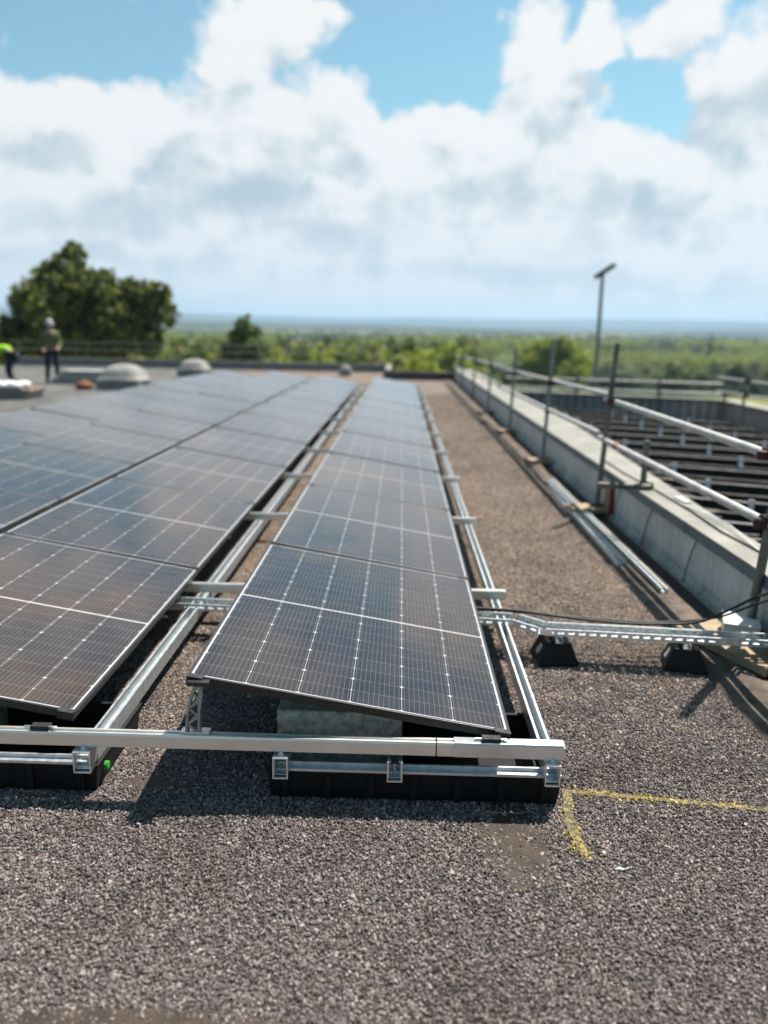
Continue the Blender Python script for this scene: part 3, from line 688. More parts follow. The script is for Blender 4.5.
# ballast trays
def tray(x0,x1,label,plug=False):
    t=thing('ballast_tray',label,'ballast tray',((x0+x1)/2,.18,0),'black ballast trays under the front beam')
    y0,y1=-.045,.42; mb=MB(); tp=.012
    # tapered tub with walls
    def ring(i,z): return [(x0+i,y0+i,z),(x1-i,y0+i,z),(x1-i,y1-i,z),(x0+i,y1-i,z)]
    vs=ring(tp,0)+ring(0,.100)+ring(-.006,.100)+ring(-.006,.108)+ring(.014,.108)+ring(.02,.02)
    fs=[(0,3,2,1)]
    for L_ in range(5):
        for i in range(4): fs.append((4*L_+i,4*L_+(i+1)%4,4*L_+4+(i+1)%4,4*L_+4+i))
    fs.append((20,21,22,23)); mb.add(vs,fs)
    n=7
    for i in range(n):
        xx=x0+.06+(x1-x0-.12)*i/(n-1); mb.box(xx-.012,xx+.012,y0-.006,y0+.01,.012,.098)
    mb.build('tub',M['blackplastic'],t,bevel=.004)
    mb=MB(); mb.box(x0+.02,x1-.004,y0-.004,y0+.026,.1085,.118).box(x0+.02,x1-.004,y0+.018,y0+.026,.118,.132); mb.build('clip_strip',M['galv'],t)
    if plug: MB().lathe([(.016,0),(.016,.012),(.010,.014)],(0,0,0),12).build('green_plug',M['green'],t,local=True)
    return t
tray(-.84,.178,'black plastic ballast tray under the near end of the rightmost row')
t=tray(-2.62,-1.436,'black plastic ballast tray at the lower left with a green plug in its end',True)
for c in bpy.data.objects:
    if c.name.startswith('green_plug'): c.location=Vector((-1.437,.03,.062))-Vector(t.location); c.rotation_euler=(0,R(90),0)
tag(MB().box(-.83,-.375,.11,.36,.021,.252).build('concrete_block',M['concrete'],bevel=.006),'rough grey concrete block standing in the ballast tray under the nearest panel','concrete block')
tag(MB().box(-2.4,-1.95,.11,.36,.021,.252).build('concrete_block',M['concrete'],bevel=.006),'grey concrete block in the shade under the second row of panels','concrete block')

# ------------------------------------------------------------------ cable tray, feet, cables
def perf(mb,a,b,side,width,nrows,pitch=.05,slot=.030,sw=.009):
    """strip from a to b, widened along 'side', with real slots"""
    a=Vector(a); b=Vector(b); d=(b-a); L_=d.length; d.normalize(); s_=Vector(side).normalized()
    n=max(1,int(L_/pitch)); p=L_/n; rw=width/nrows
    for i in range(n):
        for j in range(nrows):
            o=a+d*(i*p)+s_*(j*rw); off=(p*.5 if (j%2) else 0)
            x0,x1=(p-slot)/2,(p+slot)/2; y0,y1=(rw-sw)/2,(rw+sw)/2
            g_=lambda x,y:o+d*x+s_*y
            v=[g_(0,0),g_(p,0),g_(p,rw),g_(0,rw),g_(x0,y0),g_(x1,y0),g_(x1,y1),g_(x0,y1)]
            mb.add(v,[(0,1,5,4),(1,2,6,5),(2,3,7,6),(3,0,4,7)])
TP=[(-5.6,1.46),(-1.55,1.45),(.20,1.33),(.335,1.215),(1.62,1.115)]
t=thing('cable_tray','perforated galvanised cable tray bending out from under the panels toward the parapet','cable tray',(.3,1.2,.145))
for i in range(len(TP)-1):
    a=Vector((*TP[i],.148)); b=Vector((*TP[i+1],.148)); d=(b-a).normalized(); sd=Vector((0,0,1)).cross(d)
    b2=b-d*.002; mb=MB()
    perf(mb,a-sd*.05,b2-sd*.05,sd,.10,3)
    z=Vector((0,0,1)); zh=.034
    perf(mb,a-sd*.05,b2-sd*.05,z,zh,1,sw=.010); perf(mb,a+sd*.05,b2+sd*.05,z,zh,1,sw=.010)
    mb.bar(a-sd*.047+z*zh,b2-sd*.047+z*zh,.008,.002); mb.bar(a+sd*.047+z*zh,b2+sd*.047+z*zh,.008,.002)
    o=mb.build('tray_length',M['galv'],t)
    so_=o.modifiers.new('s','SOLIDIFY'); so_.thickness=.0012
for i in (1,2,3):
    a=Vector((*TP[i],.150)); MB().obox(a+Vector((0,-.053,.016)),(.03,-.002,0),(0,.0012,0),(0,0,.013)).build('coupler_plate',M['zinc'],t)
def foot(x,y,rot,label):
    t=thing('tray_foot',label,'support foot',(x,y,0),'black feet under the cable tray'); t.rotation_euler=(0,0,rot)
    mb=MB(); b=[(-.10,-.10),(.10,-.10),(.10,.10),(-.10,.10)]; 
    vs=[(p,q,.0) for p,q in b]+[(p,q,.018) for p,q in b]+[(p*.60,q*.72,.118) for p,q in b]
    mb.add(vs,[(0,3,2,1),(8,9,10,11)]+[(4*l+i,4*l+(i+1)%4,4*l+4+(i+1)%4,4*l+4+i) for l in (0,1) for i in range(4)])
    mb.build('rubber_block',M['rubber'],t,bevel=.006,local=True)
    channel(MB(),(0,-.075,.1185),(0,.075,.1185),.038,.024).build('strut',M['zinc'],t,local=True)
    n_=Vector((-.928,0,.371)); 
    MB().obox((-.0795,-.01,.072),(.0141*1.0,0,.0353*.75),(0,.022,0),Vector((-.928,0,.371))*.0012).build('sticker',M['label'],t,local=True)
foot(.395,1.215,R(4),'black rubber tray foot with a white sticker, beside the right rail')
foot(1.03,1.175,R(-14),'black rubber tray foot with a white sticker, near the timber board')
def cable(pts,r,label,name='power_cable',mm='cable'):
    # smooth path
    P_=[Vector(p) for p in pts]; out=[]
    for i in range(len(P_)-1):
        p0=P_[max(i-1,0)];p1=P_[i];p2=P_[i+1];p3=P_[min(i+2,len(P_)-1)]
        for s in range(8):
            t_=s/8; out.append(.5*((2*p1)+(p2-p0)*t_+(2*p0-5*p1+4*p2-p3)*t_**2+(3*p1-p0-3*p2+p3)*t_**3))
    out.append(P_[-1]); return tag(MB().tube(out,r,8).build(name,M[mm],smooth=50),label,'cable')
cable([(-.3,1.42,.20),(.03,1.40,.197),(.22,1.39,.192),(.42,1.33,.190),(.70,1.28,.182),(.95,1.28,.18),(1.12,1.26,.205),(1.25,1.22,.29),(1.40,1.18,.39),(1.62,1.10,.47),(1.8,1.0,.47)],.0075,'thick black cable rising from the cable tray to the coping')
cable([(-.3,1.44,.19),(.03,1.43,.18),(.25,1.40,.18),(.5,1.36,.178),(.78,1.33,.172),(1.0,1.34,.17),(1.22,1.30,.215),(1.40,1.24,.32),(1.62,1.16,.44),(1.8,1.10,.45)],.006,'thinner black cable sagging behind the thick one above the tray')

# ------------------------------------------------------------------ loose profiles, boards, box
def loose(a,b,w,h,label,rot=0):
    mb=channel(MB(),a,b,w,h); mb2=MB()
    a=Vector(a);b=Vector(b); o=mb.build('loose_profile',M['galv']); return tag(o,label,'metal profile','loose profiles by the parapet')
loose((1.205,2.86,.030),(1.215,5.95,.034),.036,.022,'loose metal profile lying closest to the chippings, shortest of the three')
loose((1.150,2.80,.024),(1.185,5.70,.030),.028,.020,'loose metal profile with its end flush beside the outer one on the lane side')
loose((1.275,2.22,.038),(1.270,6.00,.042),.042,.026,'longest loose metal profile, lying closest to the parapet')
def board(cx,cyy,lx,ly,h,rot,m,label,z=0,cat='timber board',group='timber boards under the scaffold posts'):
    o=MB().box(-lx/2,lx/2,-ly/2,ly/2,0,h).build('timber_board',M[m],bevel=.003); o.location=(cx,cyy,z); o.rotation_euler=(0,0,rot); return tag(o,label,cat,group)
board(1.335,4.56,.34,.24,.042,R(4),'timber','short timber board under the post next to the red board',.034)
board(1.36,7.32,.34,.24,.042,R(-3),'timber','short timber board under the second post beyond the red board',.034)
board(1.36,10.4,.34,.24,.042,R(5),'timber','small timber board under the third scaffold post along the parapet',.034)
board(1.36,13.6,.34,.24,.042,R(1),'oldtimber','small weathered board under the fourth scaffold post along the parapet',.034)
board(1.42,1.36,.44,.62,.045,R(24),'timber','large pale timber board beneath the white box at the right edge',.036)
# red-edged board standing against the wall
t=thing('leaning_board','short board with a red end standing against the parapet behind the scaffold post','board',(1.505,4.45,.006))
MB().obox((1.500,4.52,.15),(.008,0,.0),(0,.085,0),(0,0,.135)).build('board_face',M['timber'],t); MB().obox((1.498,4.41,.15),(.012,0,0),(0,.022,0),(0,0,.138)).build('red_end',M['redpaint'],t,bevel=.003)
# white junction box
t=thing('junction_box','white rectangular box with a shadowed front, lying on the large timber board','box',(1.40,1.42,.083)); t.rotation_euler=(0,0,R(-20))
MB().box(-.085,.085,-.10,.10,0,.072).build('case',M['whitebox'],t,bevel=.004,local=True); MB().box(-.088,.088,-.103,.103,.0735,.084).build('lid',M['whitebox'],t,bevel=.003,local=True)
for a,b in ((-.07,-.08),(.07,-.08),(.07,.08),(-.07,.08)): MB().lathe([(.006,0),(.006,.003)],(a,b,.0845),8).build('screw',M['zinc'],t,local=True)

# ------------------------------------------------------------------ scaffold guard rail
RT=.0242
def coupler(mb,p,ax1=(0,1,0),ax2=(0,0,1)):
    p=Vector(p); a=Vector(ax1); b=Vector(ax2)
    mb.tube([p-a*.026,p+a*.026],RT+.006,10); mb.tube([p+Vector((-.05,0,0))-b*.022,p+Vector((-.05,0,0))+b*.022],RT+.006,10)
    mb.obox(p+Vector((-.024,0,0)),(.02,0,0),(0,.018,0),(0,0,.018)); mb.tube([p+Vector((-.02,-.03,.03)),p+Vector((-.02,.06,.03))],.007,6); mb.lathe([(.013,0),(.013,.012)],p+Vector((-.02,.055,.022)),6)
def std(name,label,x,y,z0,z1,lean,mt='scaffdark',couplers=()):
    t=thing(name,label,'scaffold post',(x,y,z0),'upright scaffold posts')
    MB().tube([(x,y,z0+.006),(x+lean*(z1-z0),y,z1)],RT,14).build('tube',M[mt],t,smooth=40)
    MB().box(x-.07,x+.07,y-.07,y+.07,z0,z0+.006).build('base_plate',M['coupler'],t)
    for zc in couplers:
        mb=MB(); coupler(mb,(x+lean*(zc-z0)+.05,y,zc)); mb.build('coupler',M['coupler'],t,smooth=40)
std('scaffold_post','weathered scaffold post at the right edge of the photo, beside the white box',1.462,1.45,.087,1.9,.06,couplers=(1.0,.69))
std('scaffold_post','tall weathered scaffold post in front of the red-ended board',1.43,4.60,.078,1.54,.045,couplers=(1.03,.68))
std('scaffold_post','tall scaffold post, second one beyond the red-ended board side',1.41,7.32,.078,1.56,.03,'scafffar',couplers=(1.03,.68))
std('scaffold_post','blurred scaffold post third along the parapet',1.41,10.4,.078,1.40,.02,'scafffar',couplers=(1.0,.66))
std('scaffold_post','blurred scaffold post fourth along the parapet',1.40,13.6,.078,1.15,.01,'scafffar',couplers=(1.0,.66))
std('scaffold_post','small blurred scaffold post fifth along the parapet',1.38,16.8,.0,1.3,.0,couplers=(.98,.64))
std('scaffold_post','tiny blurred scaffold post sixth along the parapet, near its far end',1.36,20.2,.0,1.25,.0,couplers=(.95,.62))
def rail(label,pts,r=RT,m='scaff',group='guard rails',name='guard_rail',bands=()):
    t=thing(name,label,'guard rail',pts[0],group)
    MB().tube(pts,r,16).build('tube',M[m],t,smooth=40)
    for (p,q) in bands: MB().tube([p,q],r+.002,16).build('red_band',M['bandred'],t,smooth=40)
    return t
M['bandred']=mat('faded_red_tape',(.45,.12,.09),(.58,.22,.18),25,.7)
M['bandpink']=M['bandred']
def lerp(a,b,s): a=Vector(a); b=Vector(b); return a+(b-a)*s
uA,uB=(1.515,-2.5,.985),(1.52,4.95,1.031); uB2,uC=(1.515,4.8,1.075),(1.50,12.6,.99)
rail('upper white guard rail nearest the camera',[uA,uB])
rail('upper guard rail of the far stretch along the parapet',[uB2,uC]); rail('blurred upper guard rail at the far end of the parapet',[(1.48,12.0,1.03),(1.40,24,.93)])
lA,lB=(1.46,-2.5,.70),(1.45,4.95,.682)
s0=lerp(lA,lB,.89); s1=lerp(lA,lB,.905)
rail('lower guard rail nearest the camera with a red tape band',[lA,lB],bands=[(s0,s1)])
rail('lower guard rail of the far stretch along the parapet',[(1.45,4.8,.72),(1.44,12.4,.655)]); rail('blurred lower guard rail at the far end of the parapet',[(1.43,12.0,.70),(1.36,24,.58)])
# transom tube lying over the coping, with its stub
t=thing('scaffold_transom','short weathered scaffold tube lying across the coping, with an upright stub','scaffold tube',(1.45,4.0,.434))
MB().tube([(1.19,3.70,.436),(1.60,3.66,.436)],RT,14).build('tube',M['scaffdark'],t,smooth=40)
MB().tube([(1.555,3.72,.415),(1.555,3.72,.80)],RT,14).build('stub',M['scaffdark'],t,smooth=40)
mb=MB(); coupler(mb,(1.60,3.70,.44),(1,0,0),(0,0,1)); mb.build('coupler',M['coupler'],t,smooth=40)
mb=MB(); coupler(mb,lerp(lA,lB,.519)+Vector((.0,0,0))); t2=mb.build('scaffold_coupler',M['coupler'],smooth=40); tag(t2,'rusty red coupler clamped on the lower guard rail at the right edge','coupler')
mb=MB(); coupler(mb,lerp(uA,uB,.545)); tag(mb.build('scaffold_coupler',M['coupler'],smooth=40),'dark coupler at the end of the upper white guard rail, right edge','coupler')
# far guard rails round the lower roof
FA=Vector((1.9,14.8,0)); FB=Vector((6.05,13.35,0)); FC=Vector((5.82,2.0,0))
for z,l in ((.70,'upper'),(.50,'lower')): 
    rail('%s thin guard rail above the far parapet of the lower roof'%l,[FA+Vector((0,.1,z)),FB+Vector((0,.1,z+.03))],.02,'scaff','guard rails round the lower roof')
for z,l in ((.86,'upper'),(.60,'lower')): 
    rail('%s thin guard rail above the right-hand parapet of the lower roof'%l,[FB+Vector((-.14,0,z)),FC+Vector((-.14,0,z+.06))],.02,'scaff','guard rails round the lower roof')
for (x,y,z0,z1,lb,cc) in ((4.86,13.66,-.05,.86,'dark scaffold post with rusty couplers at the middle of the far parapet',(.50,.62)),(5.98,13.12,-.05,1.0,'dark scaffold post at the far corner of the lower roof',(.55,.8)),(5.70,11.6,-.05,1.02,'dark scaffold post on the right-hand side of the lower roof',(.62,.88)),(3.3,14.2,-.05,.86,'dark scaffold post at the left part of the far parapet',(.5,.7))):
    std('scaffold_post',lb,x,y,z0,z1,0,'scaffdark',cc)

# ------------------------------------------------------------------ beams on the lower roof
def by(x,kx): return 6.75-.38*(x-2.87)+1.035*kx
M['brk']=mat('white_bracket',(.85,.86,.87),(.98,.98,.99),9,.5)
bi=0
for kx in range(-5,8):
    xs=1.74; xe=5.62-.0*kx
    ya,yb=by(xs,kx),by(xe,kx)
    if kx==7: xe=4.2; yb=by(xe,kx)
    lab='dark lattice beam on the lower roof, %s from the far parapet, with white brackets'%ORD[8-kx] if kx<7 else 'dark lattice beam on the lower roof, closest to the far parapet'
    t=thing('roof_beam',lab,'roof beam',((xs+xe)/2,(ya+yb)/2,-.05),'dark beams on the lower roof')
    mb=MB(); d=Vector((xe-xs,yb-ya,0)).normalized(); nrm=Vector((-d.y,d.x,0))
    a=Vector((xs,ya,0)); b=Vector((xe,yb,0))
    # inclined dark sheet (a lean-to panel back) plus rails
    mb.bar(a+nrm*.08+Vector((0,0,.02)),b+nrm*.08+Vector((0,0,.02)),.03,.15)
    mb.bar(a-nrm*.16+Vector((0,0,-.01)),b-nrm*.16+Vector((0,0,-.01)),.03,.08)
    mb.bar(a-nrm*.42+Vector((0,0,-.02)),b-nrm*.42+Vector((0,0,-.02)),.03,.06)
    mb.build('beam_body',M['beamdark'],t)
    mb=MB(); mb.bar(a+nrm*.08+Vector((0,0,.101)),b+nrm*.08+Vector((0,0,.101)),.045,.010); mb.bar(a-nrm*.16+Vector((0,0,.036)),b-nrm*.16+Vector((0,0,.036)),.020,.010)
    mb.build('top_flange',M['slat'],t)
    for j in range(-1,4):
        x=2.87+1.05*j-.0
        if x<xs+.1 or x>xe-.1: continue
        y=by(x,kx); p=Vector((x,y,0))-nrm*.12
        MB().obox(p+Vector((0,0,.105)),d*.024,nrm*.006,(0,0,.062)).obox(p+Vector((0,0,.046))-nrm*.02,d*.022,nrm*.035,(0,0,.003)).build('bracket',M['brk'],t)
# thin slats beside the coping
mb=MB()
for i in range(70):
    y=.2+i*.19+random.uniform(-.03,.03); x0=1.72+.045*max(0,min(9,y-1)); L_=random.uniform(.45,.75)
    mb.bar((x0,y,.03+random.uniform(-.01,.02)),(x0+L_,y-.38*L_,.03+random.uniform(-.01,.02)),.022,.014)
tag(mb.build('roof_slats',M['slat']),'row of thin dusty slats between the coping and the dark beams','slats')
mb=MB()
for i in range(150):
    y=random.uniform(1,13.0); x=random.uniform(5.0,5.8); s=random.uniform(.02,.08); mb.obox((x,y,-.05+s*.3),(s,random.uniform(-.02,.02),0),(random.uniform(-.02,.02),s*1.6,0),(0,0,s*.35))
db=mb.build('debris',M['pink']); tag(db,kind='stuff')
sheet('lower_roof_margin',[(4.9,-7),(5.72,-7),(5.95,13.1),(5.2,13.5)],-.044,M['pink'])

# ------------------------------------------------------------------ lamp post beyond the wall
t=thing('street_lamp','tall thin grey lamp post with a tilted dark head, rising beyond the lower roof','lamp post',(8.1,32,-8.5))
MB().tube([(8.12,32,-8.5),(8.12,32,-4),(8.06,32,0),(8.02,32,4.25)],[.14,.12,.10,.075],12).build('pole',M['pole'],t,smooth=50)
MB().obox((8.10,32,4.33),(.38,0,.26),(0,.20,0),(-.05,0,.075)).build('lamp_head',M['clamp'],t,bevel=.02)
MB().tube([(8.02,32,4.15),(8.05,32,4.32)],.075,10).build('bracket',M['pole'],t)

# ------------------------------------------------------------------ rooflight domes, left guard rails, odds and ends
def dome(x,y,w,label):
    t=thing('rooflight_dome',label,'rooflight',(x,y,0),'rooflight domes')
    MB().box(x-w/2,x+w/2,y-w/2,y+w/2,0,.24).build('kerb_upstand',M['kerb'],t,bevel=.01)
    mb=MB(); n=28; K=[(1.0,.0),(1.0,.03),(.94,.06),(.90,.07),(.86,.20),(.72,.33),(.52,.42),(.28,.47),(.05,.485)]
    b=0
    for r_,z in K:
        for i in range(n):
            a=2*math.pi*i/n; c_,s_=math.cos(a),math.sin(a); e=.45+.35*(1-r_); 
            xx=math.copysign(abs(c_)**e,c_)*r_*w*.54; yy=math.copysign(abs(s_)**e,s_)*r_*w*.54
            mb.v.append((x+xx,y+yy,.245+z*w*.76))
    for i in range(len(K)-1):
        for k_ in range(n): mb.f.append((i*n+k_,i*n+(k_+1)%n,(i+1)*n+(k_+1)%n,(i+1)*n+k_)); mb.m.append(0)
    mb.f.append(tuple((len(K)-1)*n+k_ for k_ in range(n))); mb.m.append(0); mb.f.append(tuple(range(n))[::-1]); mb.m.append(0)
    mb.build('dome',M['dome'],t,smooth=60)
dome(-7.85,18.6,1.15,'nearest of the pale rooflight domes, left of the panel rows')
dome(-7.62,25.0,.98,'second pale rooflight dome, farther back and left of the rows')
dome(-2.50,27.2,.42,'small white rooflight dome beyond the far end of the second row')
for (z,l) in ((1.0,'upper'),(.72,'lower')):
    rail('%s blurred guard rail along the far left edge of the roof'%l,[(-16.5,29.9,z),(-1.3,29.9,z)],.024,'scaffdark','guard rails at the far left edge')
for i,x in enumerate((-16.2,-13.8,-11.2,-8.8,-6.3,-3.8,-1.5)):
    std('scaffold_post','thin blurred guard post on the far left roof edge, %s from the left'%ORD[i+1],x,29.95,0,1.12,0,'scaffdark',())
# low stacks and bundles lying left of the rows
t=thing('material_stack','low grey stack of boards and wrapped sheets beside the standing worker','stack',(-9.6,20.3,0))
for i in range(5): MB().obox((-9.8+.05*i,20.4,.05+.075*i),(.8-.06*i,.05,0),(-.03,.35,0),(0,0,.033)).build('sheet_layer',M['kerb'] if i%2 else M['scaff'],t,bevel=.006)
t=thing('material_stack','low pallet with pale sacks in front of the workers','stack',(-9.3,16.5,0))
for i in range(4): MB().obox((-9.6+.02*i,15.0,.03+.06*i),(.95,.03*i,0),(0,.4,0),(0,0,.026)).build('sheet_layer',M['oldtimber'] if i%2 else M['kerb'],t,bevel=.006)
mb=MB(); 
for i in range(5):
    for j in range(2):
        cx,cyy=-10.25+.32*i,14.8+.4*j
        vs=[]
        mb.lathe([(.05,0),(.14,.01),(.17,.05),(.16,.10),(.10,.14),(.02,.15)],(cx,cyy,.245),12,sy=1.1)
mb.build('sacks',M['whitebox'],t,smooth=60)
mb=MB(); mb.lathe([(.12,0),(.21,.03),(.23,.09),(.20,.16),(.13,.20),(.05,.22),(.03,.27)],(-8.75,18.1,-.0),16); 
tag(mb.build('tool_bag',M['bag'],smooth=60),'small orange bag standing on the roof between the standing worker and the nearest dome','bag')

# ------------------------------------------------------------------ people
def skinned(name, verts, edges, m, parent, sub=1):
    me=bpy.data.meshes.new(name); me.from_pydata([v[:3] for v in verts],edges,[]); me.materials.append(m)
    o=bpy.data.objects.new(name,me); C.objects.link(o); o.parent=parent
    md=o.modifiers.new('skin','SKIN'); md.use_smooth_shade=True
    for i,v in enumerate(verts):
        me.skin_vertices[0].data[i].radius=(v[3],v[4] if len(v)>4 else v[3])
    me.skin_vertices[0].data[0].use_root=True
    s=o.modifiers.new('sub','SUBSURF'); s.levels=sub; s.render_levels=sub
    return o
def person(label,loc,rz,J,vestm,legm,helmet=True,look=(0,-1,0)):
    """J: joints in person space, facing -Y"""
    t=thing('person',label,'person',loc,None); t.rotation_euler=(0,0,rz)
    names=list(J.keys()); I={n:i for i,n in enumerate(names)}
    E=[('pelvis','belly'),('belly','chest'),('chest','neck'),('neck','head0'),('head0','head1')]
    for s in 'LR': E+=[('chest','sh'+s),('sh'+s,'el'+s),('el'+s,'wr'+s),('wr'+s,'palm'+s),('pelvis','hip'+s),('hip'+s,'kn'+s),('kn'+s,'an'+s),('an'+s,'toe'+s)]
    RAD={'pelvis':.13,'belly':.125,'chest':.15,'neck':.058,'head0':.078,'head1':.085,'sh':.068,'el':.045,'wr':.032,'palm':.036,'hip':.095,'kn':.062,'an':.045,'toe':.04}
    rad=lambda n:RAD.get(n) or RAD[n[:-1]]
    V=[(*J[n],rad(n)) for n in names]; ED=[(I[a],I[b]) for a,b in E]
    # fingers and thumb branch from the palm
    for s in 'LR':
        w=Vector(J['wr'+s]); p=Vector(J['palm'+s]); d=(p-w).normalized(); sd=d.cross(Vector((0,1,0))).normalized() if abs(d.y)<.9 else Vector((1,0,0)); fw=sd.cross(d)
        for q,ln in ((-.030,.062),(-.010,.075),(.010,.070),(.030,.055)):
            a=p+sd*q+d*.03; b=a+d*ln*.55; c=b+(d*.8-fw*.6)*ln*.5
            k0=len(V); V+= [(*a,.0095),(*b,.0085),(*c,.0075)]; ED+=[(I['palm'+s],k0),(k0,k0+1),(k0+1,k0+2)]
        a=p+sd*.04-d*.02; b=a+(sd*.6+d*.8)*.04; k0=len(V); V+=[(*a,.011),(*b,.009)]; ED+=[(I['palm'+s],k0),(k0,k0+1)]
    skinned('body',V,ED,M['skin'],t,1)
    # clothing: one garment per child
    def garment(name,chain,grow,m,rads=None):
        ns=[];  
        for a,b in chain:
            for n in (a,b):
                if n not in ns: ns.append(n)
        VV=[(*J[n],rad(n)+grow) for n in ns]; skinned(name,VV,[(ns.index(a),ns.index(b)) for a,b in chain],m,t,1)
    J2=dict(J)
    garment('jacket',[('pelvis','belly'),('belly','chest')]+[e for s in 'LR' for e in (('chest','sh'+s),('sh'+s,'el'+s),('el'+s,'wr'+s))],.022,vestm)
    garment('trousers',[e for s in 'LR' for e in (('pelvis','hip'+s),('hip'+s,'kn'+s),('kn'+s,'an'+s))],.018,legm)
    for s in 'LR': garment('boot',[('an'+s,'toe'+s)],.018,M['boot'])
    h0=Vector(J['head0']); h1=Vector(J['head1']); c=(h0+h1)/2; upv=(h1-h0).normalized(); fwd=(Vector(look)-upv*Vector(look).dot(upv)).normalized(); sd=upv.cross(fwd)
    mb=MB(); mb.add([c+fwd*.085+upv*.02,c+fwd*.115-upv*.02,c+fwd*.085-upv*.035+sd*.014,c+fwd*.085-upv*.035-sd*.014],[(0,1,2),(0,3,1),(1,3,2),(0,2,3)])
    for q in (-1,1): mb.obox(c+sd*q*.095-upv*.005,sd*.008,fwd*.016,upv*.028)
    mb.build('nose_and_ears',M['skin'],t,local=True)
    mb=MB()
    for q in (-1,1): mb.obox(c+fwd*.090+sd*q*.03+upv*.022,sd*.011,fwd*.004,upv*.006)
    mb.obox(c+fwd*.088-upv*.052,sd*.022,fwd*.003,upv*.004); mb.build('eyes_and_mouth',M['eye'],t,local=True)
    if helmet:
        mb=MB(); n=18; prof=[(1.22,.02),(1.2,.03),(1.02,.035),(1.0,.07),(.86,.12),(.55,.155),(.1,.17)]
        for r_,z in prof:
            for i in range(n):
                a=2*math.pi*i/n; mb.v.append(tuple(c+upv*(z+.01)+(sd*math.cos(a)*.105+fwd*math.sin(a)*.122)*r_))
        for i in range(len(prof)-1):
            for k_ in range(n): mb.f.append((i*n+k_,i*n+(k_+1)%n,(i+1)*n+(k_+1)%n,(i+1)*n+k_)); mb.m.append(0)
        mb.f.append(tuple((len(prof)-1)*n+k_ for k_ in range(n))); mb.m.append(0)
        mb.build('hard_hat',M['hat'],t,smooth=50,local=True)
    return t
Jst={'pelvis':(0,0,.95),'belly':(0,.0,1.12),'chest':(0,-.01,1.32),'neck':(0,-.03,1.50),'head0':(0,-.05,1.60),'head1':(0,-.06,1.69),
 'shL':(.19,0,1.42),'elL':(.25,-.03,1.14),'wrL':(.20,-.24,1.02),'palmL':(.17,-.31,1.0),'shR':(-.19,0,1.42),'elR':(-.26,.02,1.13),'wrR':(-.22,-.18,.98),'palmR':(-.20,-.25,.94),
 'hipL':(.10,0,.88),'knL':(.12,-.04,.50),'anL':(.13,.02,.09),'toeL':(.14,-.15,.045),'hipR':(-.10,0,.88),'knR':(-.12,-.02,.50),'anR':(-.15,.05,.09),'toeR':(-.18,-.11,.045)}
p1=person('standing worker in an olive top, tan tabard and white hard hat, left of the domes',(-10.5,20.2,0),R(25),Jst,M['olive'],M['navy'],True)
# tan tabard patch worn on the back/side
skinned('tabard',[(0.06,.02,1.36,.15,.12),(.08,.03,1.10,.16,.13),(.08,.03,.92,.16,.13)],[(0,1),(1,2)],M['tan'],p1,1)
Jb={'pelvis':(0,.10,.92),'belly':(0,-.06,1.02),'chest':(0,-.28,1.06),'neck':(0,-.45,1.02),'head0':(0,-.54,.99),'head1':(0,-.60,.95),
 'shL':(.19,-.34,1.02),'elL':(.22,-.42,.74),'wrL':(.14,-.52,.52),'palmL':(.12,-.55,.45),'shR':(-.19,-.34,1.02),'elR':(-.22,-.40,.73),'wrR':(-.14,-.50,.50),'palmR':(-.12,-.53,.43),
 'hipL':(.10,.10,.86),'knL':(.13,.0,.48),'anL':(.13,.12,.09),'toeL':(.14,-.05,.045),'hipR':(-.10,.10,.86),'knR':(-.13,-.05,.48),'anR':(-.14,.08,.09),'toeR':(-.15,-.09,.045)}
person('worker in a yellow hi-vis jacket and dark trousers bending forward at the left edge',(-10.62,17.9,0),R(-80),Jb,M['hivis'],M['navy'],True,look=(0,-.5,-1))

# ------------------------------------------------------------------ vegetation
def mat_leaf(name,a,b,c):
    m=bpy.data.materials.new(name); nt=NT(m); g_=nt.n('ShaderNodeNewGeometry'); co_=nt.coord(); n=nt.noise(co_,1.1,3,.6)
    k_=nt.m('ADD',nt.m('MULTIPLY',g_.outputs['Random Per Island'],.55),nt.m('MULTIPLY',n.outputs[0],.45))
    base=nt.ramp(k_,[(.2,a),(.5,b),(.8,c)])
    p=principled(nt,base,.6,0,None,.3); tr=nt.n('ShaderNodeBsdfTranslucent'); nt.set(tr.inputs[0],base)
    mx=nt.n('ShaderNodeMixShader'); mx.inputs[0].default_value=.48; nt.t.links.new(p.outputs[0],mx.inputs[1]); nt.t.links.new(tr.outputs[0],mx.inputs[2]); nt.out(mx); return m
LF={'treeleaf':mat_leaf('leaf_big_tree',(.045,.068,.014),(.10,.13,.025),(.19,.21,.05)),'dark':mat_leaf('leaf_dark',(.028,.042,.010),(.058,.082,.018),(.11,.135,.035)),'mid':mat_leaf('leaf_mid',(.055,.085,.018),(.10,.15,.03),(.16,.21,.05)),
    'bright':mat_leaf('leaf_bright',(.16,.20,.025),(.28,.33,.04),(.38,.42,.07)),'blue':mat_leaf('leaf_blue',(.03,.06,.03),(.05,.09,.045),(.08,.12,.06)),
    'pale':mat_leaf('leaf_pale',(.17,.18,.06),(.26,.26,.09),(.34,.32,.14))}
